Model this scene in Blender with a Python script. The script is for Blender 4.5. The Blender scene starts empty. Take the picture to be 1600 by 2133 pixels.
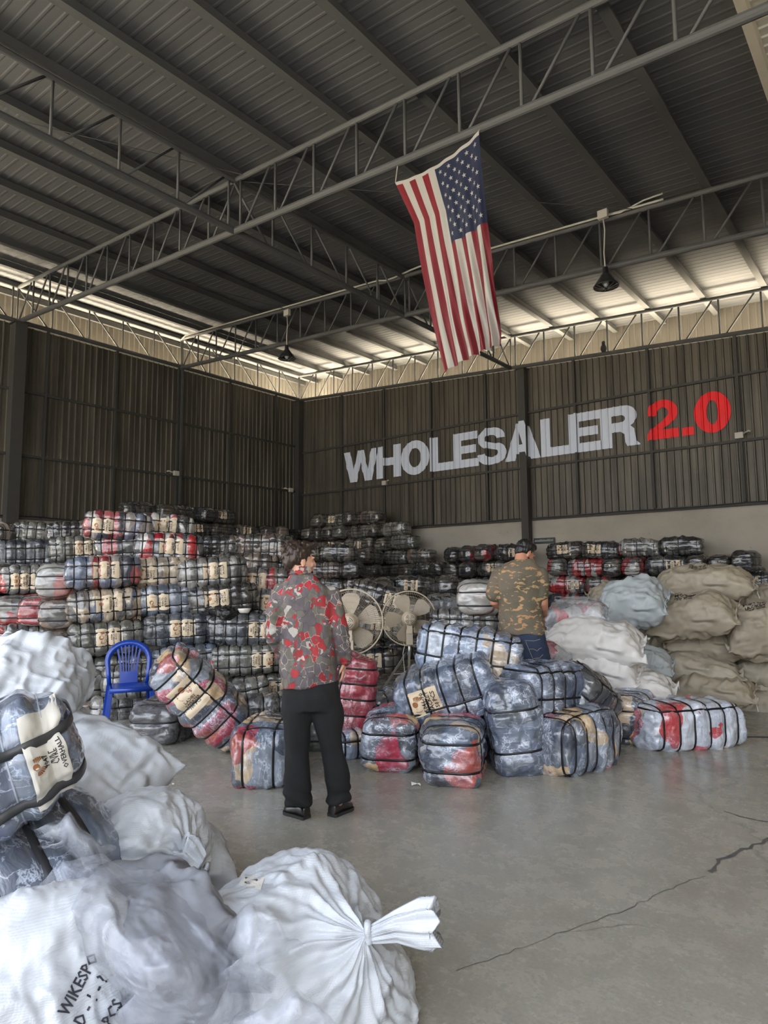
import bpy, math, random
import numpy as np
from math import sin, cos, pi, radians, atan
from mathutils import Vector, Matrix, Euler

# ------------------------------------------------------------------ camera, world, light, exposure
SC = bpy.context.scene
FPX, CX, CY = 1400.0, 800.0, 1066.5
CAM_YAW, CAM_PITCH, CAM_ROLL, EYE = radians(39.0), radians(5.9), radians(-0.5), 1.55
CM = (Matrix.Rotation(CAM_YAW, 3, 'Z') @ Matrix.Rotation(pi/2+CAM_PITCH, 3, 'X') @ Matrix.Rotation(CAM_ROLL, 3, 'Z'))
cam_data = bpy.data.cameras.new('camera'); cam = bpy.data.objects.new('camera', cam_data)
SC.collection.objects.link(cam); SC.camera = cam
cam.matrix_world = Matrix.Translation((0, 0, EYE)) @ CM.to_4x4()
cam_data.sensor_fit = 'VERTICAL'; cam_data.sensor_height = 24.0; cam_data.sensor_width = 24.0
cam_data.lens = FPX/2133.0*24.0
cam_data.clip_start = 0.05; cam_data.clip_end = 200

SC.view_settings.view_transform = 'Standard'; SC.view_settings.look = 'None'
SC.view_settings.gamma = 1.0; SC.view_settings.use_curve_mapping = False
SC.view_settings.exposure = 0.12
try:
    SC.cycles.max_bounces = 7; SC.cycles.diffuse_bounces = 4; SC.cycles.glossy_bounces = 3
    SC.cycles.transparent_max_bounces = 8; SC.cycles.transmission_bounces = 3
    SC.cycles.sample_clamp_indirect = 6.0; SC.cycles.use_denoising = True
except Exception: pass

# daylight: overcast-bright cool sky above the horizon, sunlit pale ground below it
w = bpy.data.worlds.new('daylight'); SC.world = w; w.use_nodes = True
nt = w.node_tree; nt.nodes.clear()
wo = nt.nodes.new('ShaderNodeOutputWorld'); bg = nt.nodes.new('ShaderNodeBackground')
tcn = nt.nodes.new('ShaderNodeTexCoord'); sxyz = nt.nodes.new('ShaderNodeSeparateXYZ')
wr = nt.nodes.new('ShaderNodeValToRGB'); mrn = nt.nodes.new('ShaderNodeMapRange')
mrn.inputs['From Min'].default_value = -1; mrn.inputs['From Max'].default_value = 1
nt.links.new(tcn.outputs['Generated'], sxyz.inputs[0]); nt.links.new(sxyz.outputs['Z'], mrn.inputs[0])
nt.links.new(mrn.outputs[0], wr.inputs[0]); nt.links.new(wr.outputs[0], bg.inputs[0])
wr.color_ramp.elements[0].position = 0.0; wr.color_ramp.elements[0].color = (0.60, 0.56, 0.50, 1)
wr.color_ramp.elements[1].position = 1.0; wr.color_ramp.elements[1].color = (0.66, 0.80, 1.05, 1)
e = wr.color_ramp.elements.new(0.495); e.color = (0.60, 0.56, 0.50, 1)
e = wr.color_ramp.elements.new(0.505); e.color = (0.98, 1.0, 1.03, 1)
bg.inputs[1].default_value = 3.0
nt.links.new(bg.outputs[0], wo.inputs[0])

# sun behind the hall, to the left and back: it never enters, but lights the pale yard outside those two walls
su = bpy.data.lights.new('sun', 'SUN'); su.energy = 250.0; su.angle = radians(.6); su.color = (1.0, .93, .80)
so = bpy.data.objects.new('sun', su); SC.collection.objects.link(so)
so.rotation_euler = Vector((.52, -.52, -.80)).to_track_quat('-Z', 'Y').to_euler()

# the big open front of the hall: soft skylight entering through it (portal-sized)
la = bpy.data.lights.new('skylight_opening', 'AREA'); la.shape = 'RECTANGLE'; la.size = 13; la.size_y = 4.6
la.energy = 260; la.color = (0.86, 0.93, 1.0)
lo = bpy.data.objects.new('skylight_opening', la); SC.collection.objects.link(lo)
lo.location = (1.2, -3.4, 4.0); lo.rotation_euler = Euler((radians(68), 0, radians(22)))

# ------------------------------------------------------------------ helpers
COL = SC.collection
def ray(px, py):
    return CM @ Vector(((px-CX)/FPX, -(py-CY)/FPX, -1.0))
def atd(px, py, d): return Vector((0, 0, EYE)) + ray(px, py)*d
def onx(px, py, x): r = ray(px, py); return Vector((0, 0, EYE)) + r*(x/r.x)
def ony(px, py, y): r = ray(px, py); return Vector((0, 0, EYE)) + r*(y/r.y)
def onz(px, py, z): r = ray(px, py); return Vector((0, 0, EYE)) + r*((z-EYE)/r.z)
def bearing(px): return CAM_YAW - atan((px-CX)/FPX)

def tag(o, label=None, cat=None, group=None, kind=None):
    if label: o['label'] = label
    if cat: o['category'] = cat
    if group: o['group'] = group
    if kind: o['kind'] = kind
    return o
def link(o, parent=None):
    COL.objects.link(o)
    if parent is not None: o.parent = parent
    return o
def empty(name, loc=(0, 0, 0), rz=0.0):
    o = bpy.data.objects.new(name, None); o.empty_display_size = .1; o.location = loc; o.rotation_euler = (0, 0, rz); return link(o)
def mk_mesh(name, verts, faces, mats=(), mi=None, smooth=True):
    me = bpy.data.meshes.new(name)
    me.from_pydata([tuple(map(float, v)) for v in verts], [], [tuple(map(int, f)) for f in faces])
    for m in mats: me.materials.append(m)
    if mi is not None: me.polygons.foreach_set('material_index', np.array(mi, dtype=np.int32))
    if smooth: me.polygons.foreach_set('use_smooth', np.array([len(f) < 5 for f in faces], dtype=bool))
    me.update(); return me
def mobj(name, me, parent=None, **kw):
    o = bpy.data.objects.new(name, me); link(o, parent)
    if kw: tag(o, **kw)
    return o

class MB:
    def __init__(s): s.v = []; s.f = []; s.m = []
    def add(s, vs, fs, m=0):
        b = len(s.v); s.v += [tuple(v) for v in vs]; s.f += [tuple(i+b for i in f) for f in fs]; s.m += [m]*len(fs); return s
    def box(s, c, d, rot=None, m=0):
        vs = [Vector((x*d[0]/2, y*d[1]/2, z*d[2]/2)) for x in (-1, 1) for y in (-1, 1) for z in (-1, 1)]
        if rot is not None: vs = [rot @ v for v in vs]
        c = Vector(c)
        return s.add([v+c for v in vs], [(0,1,3,2),(4,6,7,5),(0,4,5,1),(2,3,7,6),(0,2,6,4),(1,5,7,3)], m)
    def beam(s, p, q, wd, ht, m=0, up=(0, 0, 1)):
        p, q = Vector(p), Vector(q); x = (q-p).normalized(); up = Vector(up)
        y = up.cross(x)
        if y.length < 1e-3: y = Vector((0, 1, 0)).cross(x)
        y.normalize(); z = x.cross(y)
        vs = [p+y*a*wd/2+z*b*ht/2 for a, b in ((-1,-1),(1,-1),(1,1),(-1,1))] + [q+y*a*wd/2+z*b*ht/2 for a, b in ((-1,-1),(1,-1),(1,1),(-1,1))]
        return s.add(vs, [(3,2,1,0),(4,5,6,7),(0,1,5,4),(1,2,6,5),(2,3,7,6),(3,0,4,7)], m)
    def tube(s, pts, r, n=8, m=0, close=False, cap=True):
        pts = [Vector(p) for p in pts]; rs = r if isinstance(r, (list, tuple)) else [r]*len(pts)
        N = len(pts); vs = []; prev = None
        for i, p in enumerate(pts):
            if close: t = pts[(i+1) % N]-pts[i-1]
            else: t = pts[min(i+1, N-1)]-pts[max(i-1, 0)]
            t.normalize()
            if prev is None:
                a = Vector((0, 0, 1)) if abs(t.z) < .9 else Vector((1, 0, 0)); u = t.cross(a).normalized()
            else:
                u = (prev - t*prev.dot(t)); u = u.normalized() if u.length > 1e-6 else t.cross(Vector((0.3, .5, .8))).normalized()
            prev = u; v = t.cross(u)
            vs += [p+(u*cos(2*pi*k/n)+v*sin(2*pi*k/n))*rs[i] for k in range(n)]
        fs = []
        for i in range(N if close else N-1):
            j = (i+1) % N
            for k in range(n): fs.append((i*n+k, i*n+(k+1) % n, j*n+(k+1) % n, j*n+k))
        if cap and not close: fs += [tuple(range(n-1, -1, -1)), tuple((N-1)*n+k for k in range(n))]
        return s.add(vs, fs, m)
    def lathe(s, prof, n=20, M=None, m=0):
        vs = []; K = len(prof)
        for r, z in prof:
            for k in range(n):
                p = Vector((r*cos(2*pi*k/n), r*sin(2*pi*k/n), z)); vs.append(M @ p if M is not None else p)
        fs = [(i*n+k, i*n+(k+1) % n, (i+1)*n+(k+1) % n, (i+1)*n+k) for i in range(K-1) for k in range(n)]
        return s.add(vs, fs, m)
    def build(s, name, mats, parent=None, smooth=False, **kw):
        if not isinstance(mats, (list, tuple)): mats = [mats]
        return mobj(name, mk_mesh(name, s.v, s.f, mats, s.m, smooth), parent, **kw)

# value noise (vectorised)
def _h(i, j, k, s):
    n = (i*374761393 + j*668265263 + k*2147483647 + s*974634777) & 0xffffffff
    n = ((n ^ (n >> 13))*1274126177) & 0xffffffff
    n = ((n ^ (n >> 16))*2246822519) & 0xffffffff
    return ((n >> 8) & 0xffff)/65535.0
def vn(P, s=0):
    P = np.asarray(P, float); I = np.floor(P).astype(np.int64); f = P-I; f = f*f*f*(f*(f*6-15)+10)
    r = 0
    for a in (0, 1):
        for b in (0, 1):
            for c in (0, 1):
                wgt = (f[:, 0] if a else 1-f[:, 0])*(f[:, 1] if b else 1-f[:, 1])*(f[:, 2] if c else 1-f[:, 2])
                r = r + wgt*_h(I[:, 0]+a, I[:, 1]+b, I[:, 2]+c, s)
    return r*2-1
def fbm(P, s=0, o=3):
    r = 0; a = 1.0; P = np.asarray(P, float)
    for k in range(o): r = r+a*vn(P*(2.03**k)+17.3*k, s+k); a *= .5
    return r
def ridge(P, s=0, o=3):
    r = 0; a = 1.0; P = np.asarray(P, float)
    for k in range(o): r = r+a*(1-2*np.abs(vn(P*(1.9**k)+9.1*k, s+k))); a *= .55
    return r

# ------------------------------------------------------------------ materials
def newmat(name):
    m = bpy.data.materials.new(name); m.use_nodes = True; t = m.node_tree
    b = t.nodes.get('Principled BSDF'); return m, t, b
def ramp(t, cols, const=False):
    n = t.nodes.new('ShaderNodeValToRGB'); cr = n.color_ramp
    if const: cr.interpolation = 'CONSTANT'
    N = len(cols)
    for i, c in enumerate(cols):
        pos, c = (c[0], c[1]) if isinstance(c[0], float) and len(c) == 2 else (i/(N if const else max(N-1, 1)), c)
        if i < 2: el = cr.elements[i]; el.position = pos
        else: el = cr.elements.new(pos)
        el.color = (c[0], c[1], c[2], 1)
    return n
def tex(t, kind, coord, scale=(1, 1, 1), **kw):
    kw = dict(sorted(kw.items(), key=lambda q: q[0] != 'noise_type'))
    mp = t.nodes.new('ShaderNodeMapping'); mp.inputs['Scale'].default_value = scale
    t.links.new(coord, mp.inputs[0]); n = t.nodes.new('ShaderNodeTex'+kind)
    if 'Scale' in n.inputs: n.inputs['Scale'].default_value = 1.0
    for k, v in kw.items():
        if k in n.inputs: n.inputs[k].default_value = v
        else: setattr(n, k, v)
    t.links.new(mp.outputs[0], n.inputs['Vector']); return n
def coords(t, which='Object'):
    n = t.nodes.new('ShaderNodeTexCoord'); return n.outputs[which]
def bump(t, h, b, strength=.3, dist=.01, prev=None):
    n = t.nodes.new('ShaderNodeBump'); n.inputs['Strength'].default_value = strength; n.inputs['Distance'].default_value = dist
    t.links.new(h, n.inputs['Height'])
    if prev is not None: t.links.new(prev, n.inputs['Normal'])
    t.links.new(n.outputs[0], b.inputs['Normal']); return n.outputs[0]
def mixc(t, a, b, f, mode='MIX'):
    n = t.nodes.new('ShaderNodeMix'); n.data_type = 'RGBA'; n.blend_type = mode
    for sock, v in ((n.inputs[0], f), (n.inputs[6], a), (n.inputs[7], b)):
        if hasattr(v, 'is_output'): t.links.new(v, sock)
        elif isinstance(v, (int, float)): sock.default_value = v
        else: sock.default_value = (v[0], v[1], v[2], 1)
    return n.outputs[2]
def mathn(t, op, a, b=0.0, clamp=False):
    n = t.nodes.new('ShaderNodeMath'); n.operation = op; n.use_clamp = clamp
    for i, v in enumerate((a, b)):
        if hasattr(v, 'is_output'): t.links.new(v, n.inputs[i])
        else: n.inputs[i].default_value = v
    return n.outputs[0]
def plain(name, c, rough=.6, metal=0, noise=.12, nscale=6.0, bmp=0.0, coat=0.0, bscale=40):
    m, t, b = newmat(name); co = coords(t)
    n = tex(t, 'Noise', co, (nscale,)*3, Detail=4.0)
    lo_ = tuple(x*(1-noise) for x in c); hi = tuple(min(1, x*(1+noise)) for x in c)
    r = ramp(t, [lo_, hi]); t.links.new(n.outputs[0], r.inputs[0]); t.links.new(r.outputs[0], b.inputs['Base Color'])
    b.inputs['Roughness'].default_value = rough; b.inputs['Metallic'].default_value = metal
    b.inputs['Coat Weight'].default_value = coat
    if bmp: n2 = tex(t, 'Noise', co, (bscale,)*3, Detail=3.0); bump(t, n2.outputs[0], b, bmp, .01)
    return m

M = {}
M['steel'] = plain('painted_steel', (.062, .062, .060), .7)
M['paper_big'] = plain('white_printed_paper', (.70, .66, .58), .6, noise=.06, coat=.5)
M['steel_dark'] = plain('dark_steel', (.045, .042, .036), .7)
M['purlin'] = plain('purlin_steel', (.065, .065, .062), .7)
M['cream_metal'] = plain('cream_flashing', (.62, .55, .42), .5)
M['black_strap'] = plain('black_plastic_strap', (.006, .006, .007), .35, noise=.3)
M['paper'] = plain('cream_paper', (.74, .60, .42), .7, noise=.06, coat=.5)
M['paper_white'] = plain('white_paper', (.78, .74, .66), .6, noise=.05, coat=.5)
M['ink'] = plain('black_ink', (.02, .018, .016), .6)
M['logo_brown'] = plain('brown_print', (.33, .13, .05), .6, noise=.4, nscale=60)
M['white_paint'] = plain('white_wall_paint', (.74, .77, .84), .5, noise=.05)
M['red_paint'] = plain('red_wall_paint', (.88, .004, .006), .5, noise=.05)
M['blue_plastic'] = plain('blue_plastic', (.006, .045, .33), .28, noise=.08, coat=.3)
M['beige_plastic'] = plain('beige_plastic', (.52, .43, .31), .4, noise=.05)
M['fan_blade'] = plain('fan_blade_plastic', (.37, .30, .215), .4, noise=.05)
M['fan_wire'] = plain('fan_guard_wire', (.40, .34, .25), .4, .3)
M['alu'] = plain('brushed_aluminium', (.5, .48, .44), .35, .8)
M['black'] = plain('black_plastic', (.012, .012, .012), .4)
M['skin'] = plain('warm_skin', (.62, .34, .23), .5, noise=.08, nscale=12)
M['skin2'] = plain('ruddy_skin', (.46, .21, .13), .5, noise=.1, nscale=12)
M['eye'] = plain('eye_white', (.7, .68, .65), .2)
M['shoe'] = plain('black_leather', (.014, .011, .010), .28, noise=.4, coat=.4)
M['sole'] = plain('black_rubber', (.02, .02, .019), .7)
M['green_glass'] = plain('bird_feathers', (.02, .02, .022), .6)
M['bulb'] = plain('grey_bulb_glass', (.6, .6, .58), .15)
M['lamp_shade'] = plain('dark_lamp_enamel', (.035, .035, .033), .35, .3)
M['flag_red'] = plain('flag_red_nylon', (.13, .002, .006), .55, noise=.12, nscale=4)
M['flag_white'] = plain('flag_white_nylon', (.37, .345, .295), .55, noise=.05, nscale=4)
M['flag_blue'] = plain('flag_navy_nylon', (.006, .010, .032), .6, noise=.1, nscale=4)
M['cord'] = plain('white_cable', (.5, .46, .38), .5)
M['joint'] = plain('floor_crack_filler', (.09, .085, .078), .8, noise=.3, nscale=20)
M['sign_black'] = plain('black_signboard', (.012, .016, .015), .5)
M['chalk'] = plain('white_lettering', (.6, .65, .62), .6)

def hair_mat(name, c):
    m, t, b = newmat(name); co = coords(t)
    n = tex(t, 'Noise', co, (90, 90, 14), Detail=3.0); r = ramp(t, [tuple(x*.35 for x in c), tuple(x*1.9 for x in c)])
    t.links.new(n.outputs[0], r.inputs[0]); t.links.new(r.outputs[0], b.inputs['Base Color'])
    b.inputs['Roughness'].default_value = .42; bump(t, n.outputs[0], b, .6, .01); return m
M['hair'] = hair_mat('dark_brown_hair', (.030, .018, .012)); M['hair2'] = hair_mat('black_hair', (.010, .009, .008))

def ribbed(name, dark, light, axis, seams=True):
    # weathered corrugated sheet: tone streaks run along the ribs
    m, t, b = newmat(name); co = coords(t)
    sc = [1.2, 1.2, .25]; sc[axis] = 5.5
    if axis != 2: sc = [5.5, 5.5, .22]
    n = tex(t, 'Noise', co, tuple(sc), Detail=5.0, Roughness=.7)
    r = ramp(t, [(0.3, dark), (0.72, light)]); t.links.new(n.outputs[0], r.inputs[0])
    n2 = tex(t, 'Noise', co, (.5, .5, .5), Detail=2.0)
    c = mixc(t, r.outputs[0], tuple(x*.6 for x in dark), mathn(t, 'MULTIPLY', n2.outputs[0], .6))
    t.links.new(c, b.inputs['Base Color']); b.inputs['Roughness'].default_value = .5; b.inputs['Metallic'].default_value = .25
    return m
M['cladding'] = ribbed('weathered_wall_sheet', (.042, .036, .026), (.20, .174, .13), 0)
def roofmat(name, c1, c2):
    m, t, b = newmat(name); co = coords(t)
    n = tex(t, 'Noise', co, (.25, 5.0, 1), Detail=5.0, Roughness=.65)
    r = ramp(t, [(0.3, c1), (0.7, c2)]); t.links.new(n.outputs[0], r.inputs[0]); t.links.new(r.outputs[0], b.inputs['Base Color'])
    b.inputs['Roughness'].default_value = .62; b.inputs['Metallic'].default_value = .05; return m
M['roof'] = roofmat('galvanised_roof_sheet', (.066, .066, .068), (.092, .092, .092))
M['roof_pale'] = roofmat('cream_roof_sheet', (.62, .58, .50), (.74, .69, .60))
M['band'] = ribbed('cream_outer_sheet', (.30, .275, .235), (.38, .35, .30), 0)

def wallmat():
    m, t, b = newmat('stained_plaster'); co = coords(t)
    n = tex(t, 'Noise', co, (.6, .6, .9), Detail=6.0, Roughness=.6); n2 = tex(t, 'Noise', co, (9, 9, 9), Detail=4.0)
    r = ramp(t, [(0.3, (.34, .30, .245)), (0.7, (.46, .42, .35))]); t.links.new(n.outputs[0], r.inputs[0])
    f = mathn(t, 'GREATER_THAN', n2.outputs[0], .70)
    c = mixc(t, r.outputs[0], (.20, .18, .15), mathn(t, 'MULTIPLY', f, .5)); t.links.new(c, b.inputs['Base Color'])
    b.inputs['Roughness'].default_value = .85; bump(t, n2.outputs[0], b, .15, .01); return m
M['plaster'] = wallmat()

def floormat():
    m, t, b = newmat('polished_concrete'); co = coords(t)
    n = tex(t, 'Noise', co, (.55, .55, .55), Detail=8.0, Roughness=.62); n2 = tex(t, 'Noise', co, (5, 5, 5), Detail=8.0, Roughness=.75)
    n3 = tex(t, 'Noise', co, (60, 60, 60), Detail=4.0)
    r = ramp(t, [(0.28, (.275, .26, .218)), (0.5, (.34, .322, .275)), (0.75, (.415, .395, .345))]); t.links.new(n.outputs[0], r.inputs[0])
    r2 = ramp(t, [(0.35, (.82, .82, .82)), (0.65, (1.08, 1.08, 1.08))]); t.links.new(n2.outputs[0], r2.inputs[0])
    c = mixc(t, r.outputs[0], r2.outputs[0], .8, 'MULTIPLY')
    r3 = ramp(t, [(0.35, (.85, .85, .85)), (0.65, (1.1, 1.1, 1.1))]); t.links.new(n3.outputs[0], r3.inputs[0])
    c = mixc(t, c, r3.outputs[0], .8, 'MULTIPLY')
    # a dirty worn track running out to the right
    vor = tex(t, 'Voronoi', co, (.42, .30, 1), feature='DISTANCE_TO_EDGE')
    wob = tex(t, 'Noise', co, (2.2, 2.2, 2.2), Detail=6.0)
    vm = t.nodes.new('ShaderNodeVectorMath'); vm.operation = 'MULTIPLY_ADD'
    t.links.new(wob.outputs['Color'], vm.inputs[0]); vm.inputs[1].default_value = (.7, .7, 0); t.links.new(co, vm.inputs[2])
    mp = t.nodes.new('ShaderNodeMapping'); mp.inputs['Scale'].default_value = (.32, .24, 1); t.links.new(vm.outputs[0], mp.inputs[0]); t.links.new(mp.outputs[0], vor.inputs['Vector'])
    cr = ramp(t, [(0.0, (1, 1, 1)), (0.006, (0, 0, 0))]); t.links.new(vor.outputs['Distance'], cr.inputs[0])
    c = mixc(t, c, (.09, .085, .07), mathn(t, 'MULTIPLY', cr.outputs[0], mathn(t, 'MULTIPLY', n2.outputs[0], .9)))
    t.links.new(c, b.inputs['Base Color'])
    rr = ramp(t, [(0.3, (.16,)*3), (0.7, (.36,)*3)]); t.links.new(n2.outputs[0], rr.inputs[0]); t.links.new(rr.outputs[0], b.inputs['Roughness'])
    b.inputs['Specular IOR Level'].default_value = .6
    bump(t, n2.outputs[0], b, .04, .01); return m
M['floor'] = floormat()
M['yard'] = plain('pale_concrete_yard', (.66, .60, .50), .9, noise=.1, nscale=.5)

def bale_mat(name, cols, film=.35, filmcol=(.50, .54, .62), scale=(9, 3.0, 3.0), rough=.26):
    m, t, b = newmat(name); co = coords(t)
    oi = t.nodes.new('ShaderNodeObjectInfo'); off = t.nodes.new('ShaderNodeVectorMath'); off.operation = 'MULTIPLY_ADD'
    cmb = t.nodes.new('ShaderNodeCombineXYZ')
    for i in range(3): t.links.new(oi.outputs['Random'], cmb.inputs[i])
    t.links.new(cmb.outputs[0], off.inputs[0]); off.inputs[1].default_value = (37, 53, 71); t.links.new(co, off.inputs[2])
    wob = tex(t, 'Noise', off.outputs[0], (5, 5, 5), Detail=2.0)
    vm = t.nodes.new('ShaderNodeVectorMath'); vm.operation = 'MULTIPLY_ADD'; t.links.new(wob.outputs['Color'], vm.inputs[0])
    vm.inputs[1].default_value = (.13, .16, .16); t.links.new(off.outputs[0], vm.inputs[2])
    v = tex(t, 'Voronoi', vm.outputs[0], scale)
    sx = t.nodes.new('ShaderNodeSeparateXYZ'); t.links.new(v.outputs['Color'], sx.inputs[0])
    r = ramp(t, cols, const=True); t.links.new(sx.outputs[0], r.inputs[0])
    # cloth folds and tone
    fold = tex(t, 'Noise', vm.outputs[0], (30, 7, 7), Detail=3.0)
    fr = ramp(t, [(0.3, (.55,)*3), (0.7, (1.2,)*3)]); t.links.new(fold.outputs[0], fr.inputs[0])
    c = mixc(t, r.outputs[0], fr.outputs[0], .75, 'MULTIPLY')
    # crinkled film: highlights painted as long thin pale streaks, plus patches of milky film
    ms = tex(t, 'Noise', off.outputs[0], (8, 8, 16), Detail=6.0, Roughness=.62, Distortion=.5)
    mr = ramp(t, [(0.475, (0, 0, 0)), (0.494, (1, 1, 1)), (0.503, (1, 1, 1)), (0.528, (0, 0, 0))]); t.links.new(ms.outputs[0], mr.inputs[0])
    big = tex(t, 'Noise', off.outputs[0], (4.5, 4.5, 4.5), Detail=3.0)
    br = ramp(t, [(0.42, (.08,)*3), (0.62, (1, 1, 1))]); t.links.new(big.outputs[0], br.inputs[0])
    f = mathn(t, 'MULTIPLY', mathn(t, 'MULTIPLY', mr.outputs[0], br.outputs[0]), film*1.5, clamp=True)
    f = mathn(t, 'ADD', f, mathn(t, 'MULTIPLY', br.outputs[0], film*.38), clamp=True)
    c = mixc(t, c, filmcol, f); t.links.new(c, b.inputs['Base Color'])
    b.inputs['Roughness'].default_value = rough; b.inputs['Specular IOR Level'].default_value = .7
    b.inputs['Coat Weight'].default_value = 1.0; b.inputs['Coat Roughness'].default_value = .10
    n1 = bump(t, fold.outputs[0], b, .5, .02)
    cre = tex(t, 'Noise', off.outputs[0], (6, 6, 12), noise_type='RIDGED_MULTIFRACTAL', Detail=4.0, Roughness=.55, Distortion=.15)
    bump(t, cre.outputs[0], b, .75, .030, n1)
    return m
G = lambda v, w=1.0: (v*w, v, v*(2-w))
PAL = {
 'grey': [(.09,.087,.08),(.15,.145,.13),(.055,.053,.05),(.21,.20,.18),(.12,.113,.10),(.29,.275,.245),(.08,.078,.077)],
 'dark': [(.03,.028,.025),(.055,.05,.042),(.02,.019,.02),(.085,.077,.062),(.035,.03,.028),(.12,.105,.085),(.025,.028,.036)],
 'olive': [(.13,.125,.10),(.17,.165,.135),(.11,.105,.085),(.20,.19,.16),(.08,.078,.062),(.15,.145,.12)],
 'navy': [(.035,.042,.058),(.05,.06,.078),(.022,.026,.034),(.085,.095,.115),(.06,.065,.07),(.14,.15,.17)],
 'denim': [(.09,.11,.15),(.13,.155,.20),(.07,.085,.12),(.18,.205,.25),(.10,.11,.125),(.26,.28,.31)],
 'maroon': [(.20,.02,.03),(.10,.13,.20),(.35,.30,.27),(.28,.03,.035),(.06,.06,.08),(.42,.10,.10),(.16,.18,.24)],
 'beige': [(.45,.34,.23),(.38,.29,.20),(.14,.16,.22),(.52,.42,.30),(.22,.19,.15),(.10,.09,.08),(.48,.36,.25)],
 'red': [(.42,.015,.02),(.50,.46,.42),(.30,.01,.02),(.12,.12,.13),(.45,.03,.03),(.38,.36,.34),(.05,.05,.06)],
 'striped': [(.55,.52,.47),(.05,.05,.055),(.50,.48,.44),(.24,.22,.20),(.45,.05,.06),(.60,.57,.52)],
 'redgrey': [(.10,.10,.095),(.35,.02,.025),(.16,.155,.14),(.06,.06,.06),(.22,.21,.19),(.13,.12,.11),(.40,.39,.36)],
 'brown': [(.13,.085,.06),(.08,.06,.05),(.20,.14,.10),(.05,.045,.04),(.26,.21,.16),(.10,.09,.08)],
 'mixed': [(.06,.08,.12),(.50,.34,.17),(.54,.38,.20),(.04,.04,.05),(.36,.02,.05),(.11,.14,.20),(.08,.09,.11),(.24,.27,.32),(.05,.06,.09),(.40,.07,.05)],
 'sky': [(.14,.18,.27),(.22,.28,.38),(.10,.13,.20),(.40,.44,.50),(.17,.20,.27),(.30,.36,.46),(.45,.34,.22)],
 'steelblue': [(.07,.09,.145),(.11,.14,.205),(.05,.065,.10),(.17,.21,.29),(.08,.095,.12),(.13,.16,.22)],
 'crimson': [(.30,.02,.04),(.36,.03,.05),(.25,.015,.03),(.33,.03,.045)],
 'pale': [(.45,.48,.55),(.55,.57,.62),(.38,.42,.50),(.60,.50,.36),(.50,.53,.60),(.50,.05,.06),(.58,.60,.66)],
 'wool': [(.05,.05,.06),(.09,.09,.10),(.03,.03,.035),(.13,.13,.14)],
 'clear': [(.34,.33,.31),(.42,.41,.38),(.28,.27,.26),(.46,.42,.38),(.38,.37,.36),(.45,.20,.18)],
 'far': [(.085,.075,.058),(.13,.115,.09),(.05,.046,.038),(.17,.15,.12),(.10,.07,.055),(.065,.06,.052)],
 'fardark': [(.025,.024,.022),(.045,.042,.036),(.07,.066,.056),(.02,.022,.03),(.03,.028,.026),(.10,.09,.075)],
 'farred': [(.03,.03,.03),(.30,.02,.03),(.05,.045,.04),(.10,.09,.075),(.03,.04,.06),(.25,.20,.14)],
}
MB_ = {}
for k, cols in PAL.items():
    film, fc = .24, (.40, .385, .35)
    if k in ('sky', 'steelblue', 'mixed', 'pale'): film, fc = .50, (.66, .72, .84)  # heap film paler and bluer: sky reflection put into its colour
    if k in ('crimson',): film, fc = .3, (.62, .55, .58)
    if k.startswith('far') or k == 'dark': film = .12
    sc = (9, 3, 3)
    if k in ('mixed', 'pale', 'sky'): sc = (6.5, 5.0, 4.0)
    if k == 'redgrey': sc = (7, 4, 2.2)
    MB_[k] = bale_mat('wrapped_clothes_'+k, cols, film, fc, sc)

def sackmat(name, c, weave=0.0, rough=.55, dirt=.15, dcol=None, wscale=330, sheen=0.0):
    m, t, b = newmat(name); co = coords(t)
    n = tex(t, 'Noise', co, (3, 3, 3), Detail=5.0, Roughness=.6); r = ramp(t, [(0.3, tuple(x*(1-dirt) for x in c)), (0.65, c)])
    t.links.new(n.outputs[0], r.inputs[0]); t.links.new(r.outputs[0], b.inputs['Base Color'])
    b.inputs['Roughness'].default_value = rough
    cr = tex(t, 'Noise', co, (5, 5, 8), noise_type='RIDGED_MULTIFRACTAL', Detail=5.0, Roughness=.6, Distortion=.4)
    p = bump(t, cr.outputs[0], b, 1.0, .06)
    if weave:
        wv = tex(t, 'Wave', co, (wscale/6.28,)*3, Scale=1.0, Distortion=.6, bands_direction='X'); wv2 = tex(t, 'Wave', co, (wscale/6.28,)*3, Scale=1.0, Distortion=.6, bands_direction='Z')
        s = mathn(t, 'MULTIPLY', wv.outputs['Fac'], wv2.outputs['Fac']); p = bump(t, s, b, weave, .003, p)
    b.inputs['Sheen Weight'].default_value = sheen
    return m
M['sack_white'] = sackmat('white_woven_sack', (.60, .62, .655), .22, .42, .12)
M['sack_white_far'] = sackmat('white_sack_cloth', (.66, .63, .60), 0, .6, .14)
M['sack_blue'] = sackmat('pale_blue_sack', (.40, .43, .44), 0, .6, .15)
M['sack_beige'] = sackmat('khaki_sack', (.34, .29, .215), 0, .55, .2)
M['sack_ecru'] = sackmat('pale_khaki_sack', (.37, .325, .25), 0, .55, .2)
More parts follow.
